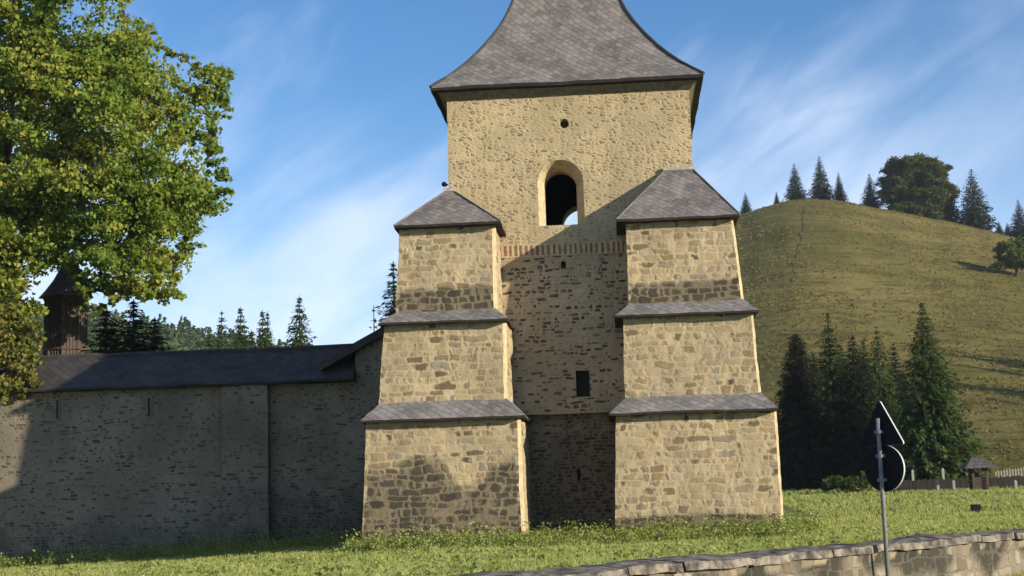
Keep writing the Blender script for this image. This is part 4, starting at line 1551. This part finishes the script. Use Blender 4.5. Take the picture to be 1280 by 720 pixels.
for i in range(3000):
    px_ = wr.uniform(-40, 1010)
    d = abs(wr.gauss(0, 1.3))
    if px_ < 452: x0 = at(px_, 690, YW).x; y = YW - .15 - d; x = x0
    elif px_ < 660: x = at(px_, 670, Y0 - 3.4).x; y = Y0 - 3.45 - d
    elif px_ < 769: x = at(px_, 660, Y0 - 1).x; y = Y0 - 1.5 - d * 1.6
    elif px_ < 985: x = at(px_, 660, Y0 - 3.4).x; y = Y0 - 3.45 - d
    else: x = at(px_, 655, Y0 - 2).x; y = Y0 - 2 - d
    if inside_built(x, y): continue
    weed(x, y, wr.uniform(.14, .46) * (1.5 if wr.random() < .18 else .85))
for i in range(500):       # rank growth by the road, right
    t = wr.uniform(12, 26); s_ = -wr.uniform(.62, 1.3)
    p = base3(t, s_, 0)
    weed(p.x, p.y, wr.uniform(.08, .22))
for i in range(500):       # scattered through the meadow
    y = wr.uniform(17, 44); x = wr.uniform(-.46, .33) * y
    if wall_s(x, y) < .3 or inside_built(x, y): continue
    weed(x, y, wr.uniform(.08, .2))
v, f = leaf_quads(np.array(P), .062, 1.0)
v2, f2 = blades(np.array(ST), np.full(len(ST), .22), np.full(len(ST), .008), 4, .3)
me = np_mesh('weeds', v, f)
wo = link('weeds', me, M['weed'])
tag(wo, 'leafy weeds growing along the foot of the walls', 'weeds', kind='stuff')
wo2 = link('weeds', np_mesh('weeds', v2, f2), M['grass'])
tag(wo2, 'thin weed stems along the foot of the walls', 'weeds', kind='stuff')

# worn track down the pasture
def hill_hit(px, py):
    d = ray(px, py)
    sx_, sl = d.x / d.y, d.z / d.y
    for y in np.arange(135, 400, .5):
        if (hill_z(sx_ * y, y) - 1.2) / y > sl: return Vector((sx_ * y, y, hill_z(sx_ * y, y)))
    return None


tp_ = [q for q in (hill_hit(*q) for q in ((1006, 262), (1005, 272), (1003, 285), (1003, 297), (998, 312), (994, 326), (994, 340), (990, 356))) if q]
V = []; Fc = []
fine_ = []
for a, b in zip(tp_, tp_[1:]):
    for k in range(8): fine_.append(a.lerp(b, k / 8))
for i, p in enumerate(fine_):
    w = .12 + .28 * noise.noise(Vector((i * .4, 0, 0)))
    x0 = p.x + .9 * noise.noise(Vector((i * .25, 3, 0)))
    for sx in (-1, 1):
        V.append((x0 + sx * w, p.y, hill_z(x0 + sx * w, p.y) + .12))
for i in range(len(fine_) - 1): Fc.append((2 * i, 2 * i + 1, 2 * i + 3, 2 * i + 2))
M['earth'] = mat_simple('trodden_earth', (.125, .105, .04), .5, 1.5, .95, .3, .05)
tag(link('path', np_mesh('path', V, Fc), M['earth']), kind='structure')

# rough tussocks on the pasture hill
pts = []; hs = []
for i in range(46000):
    y = 128 + 290 * gr.random() ** .8
    s = gr.uniform(-.15, .44)
    x = s * y
    nn = noise.noise(Vector((x * .06, y * .06, 8))) + .5 * noise.noise(Vector((x * .2, y * .2, 3)))
    if nn < gr.uniform(-.5, .35): continue
    pts.append((x, y, hill_z(x, y) - .03)); hs.append(gr.uniform(.12, .38))
V, Fc = blades(np.array(pts), np.array(hs), np.full(len(pts), .16), 5, .9)
tag(link('pasture_grass', np_mesh('pasture_grass', V, Fc), M['hay']), 'rough dry tussocks over the pasture hill', 'grass', kind='stuff')

# ================================================================== LIGHT AND SKY
AZ, EL = 62.5, 15.4
sun_dir = Vector((math.sin(math.radians(AZ)) * math.cos(math.radians(EL)), -math.cos(math.radians(AZ)) * math.cos(math.radians(EL)), math.sin(math.radians(EL))))
sd = bpy.data.lights.new('sun', 'SUN'); sd.energy = 4.2; sd.angle = math.radians(.55); sd.color = (1.0, .87, .68)
so = bpy.data.objects.new('sun', sd); COL.objects.link(so)
so.rotation_euler = sun_dir.to_track_quat('Z', 'Y').to_euler()
so.location = (60, -40, 60)

# thin summer haze: pale even air round the whole place
hb = MB(); hb.box(-4300, 4300, -300, 4300, -6, 135)
hz = NT('haze_air'); pv = hz.add('ShaderNodeVolumePrincipled')
pv.inputs['Color'].default_value = (.80, .88, 1.0, 1); pv.inputs['Density'].default_value = .00011; pv.inputs['Anisotropy'].default_value = .2
hz.l(pv.outputs[0], hz.out.inputs[1])
tag(hb.build('haze', hz.m), 'thin bluish haze filling the valley', 'haze', kind='stuff')

W = bpy.data.worlds.new('World'); S.world = W; W.use_nodes = True
t = W.node_tree; t.nodes.clear()


class WN_(NT):
    def __init__(s, t): s.t = t; s.n = t.nodes


N = WN_(t)
out = N.add('ShaderNodeOutputWorld'); bg = N.add('ShaderNodeBackground'); sky = N.add('ShaderNodeTexSky')
sky.sky_type = 'NISHITA'; sky.sun_disc = False
sky.sun_elevation = math.radians(EL)
sky.sun_rotation = math.atan2(sun_dir.x, sun_dir.y)
sky.air_density = 1.0; sky.dust_density = .3; sky.ozone_density = 2.0; sky.altitude = 600
tcw = N.add('ShaderNodeTexCoord').outputs['Generated']
sp = N.add('ShaderNodeSeparateXYZ'); N.l(tcw, sp.inputs[0])
zz = N.math('ADD', N.math('MAXIMUM', sp.outputs[2], 0.0), .16)
cx_ = N.math('DIVIDE', sp.outputs[0], zz); cy_ = N.math('DIVIDE', sp.outputs[1], zz)
cmb = N.add('ShaderNodeCombineXYZ'); N.l(cx_, cmb.inputs[0]); N.l(cy_, cmb.inputs[1])
rotv = N.mapping(tcw, rot=(0, math.radians(33), math.radians(8)))
n1 = N.noise(N.mapping(rotv, scale=(2.4, 2.4, 4.6), loc=(3.3, .6, 1.2)), 1.3, 5, .5, .4).outputs['Fac']
n2 = N.noise(N.mapping(rotv, scale=(2.4, 2.4, 6.5)), 3.2, 5, .55, .8).outputs['Fac']
cl = N.math('ADD', N.math('MULTIPLY', n1, .72), N.math('MULTIPLY', n2, .28))
lowb = N.ss(sp.outputs[2], .42, .10, 0.0, .12)
cl = N.math('ADD', cl, lowb)
m = N.ss(cl, .43, .76, 0, .78)
hsv = N.add('ShaderNodeHueSaturation'); hsv.inputs['Saturation'].default_value = 1.24; hsv.inputs['Value'].default_value = 1.04; N.l(sky.outputs[0], hsv.inputs['Color'])
m = N.math('MULTIPLY', m, N.ss(sp.outputs[0], .12, .23, 1.0, .4))
haze = N.ss(sp.outputs[2], .30, .0, 0, .35)
c0 = N.mix(haze, hsv.outputs[0], (5.0, 6.3, 8.4))
c0 = N.mix(1.0, c0, (.88, .95, 1.07), 'MULTIPLY')
c1 = N.mix(m, c0, (6.4, 7.0, 8.4))
N.l(c1, bg.inputs[0]); bg.inputs[1].default_value = .08
N.l(bg.outputs[0], out.inputs[0])

S.view_settings.view_transform = 'Standard'
S.view_settings.look = 'None'
S.view_settings.exposure = 1.0
S.view_settings.gamma = 1
S.view_settings.use_curve_mapping = False
S.render.engine = 'CYCLES'
S.cycles.max_bounces = 6
S.cycles.diffuse_bounces = 3
S.cycles.transparent_max_bounces = 4
S.cycles.use_denoising = True
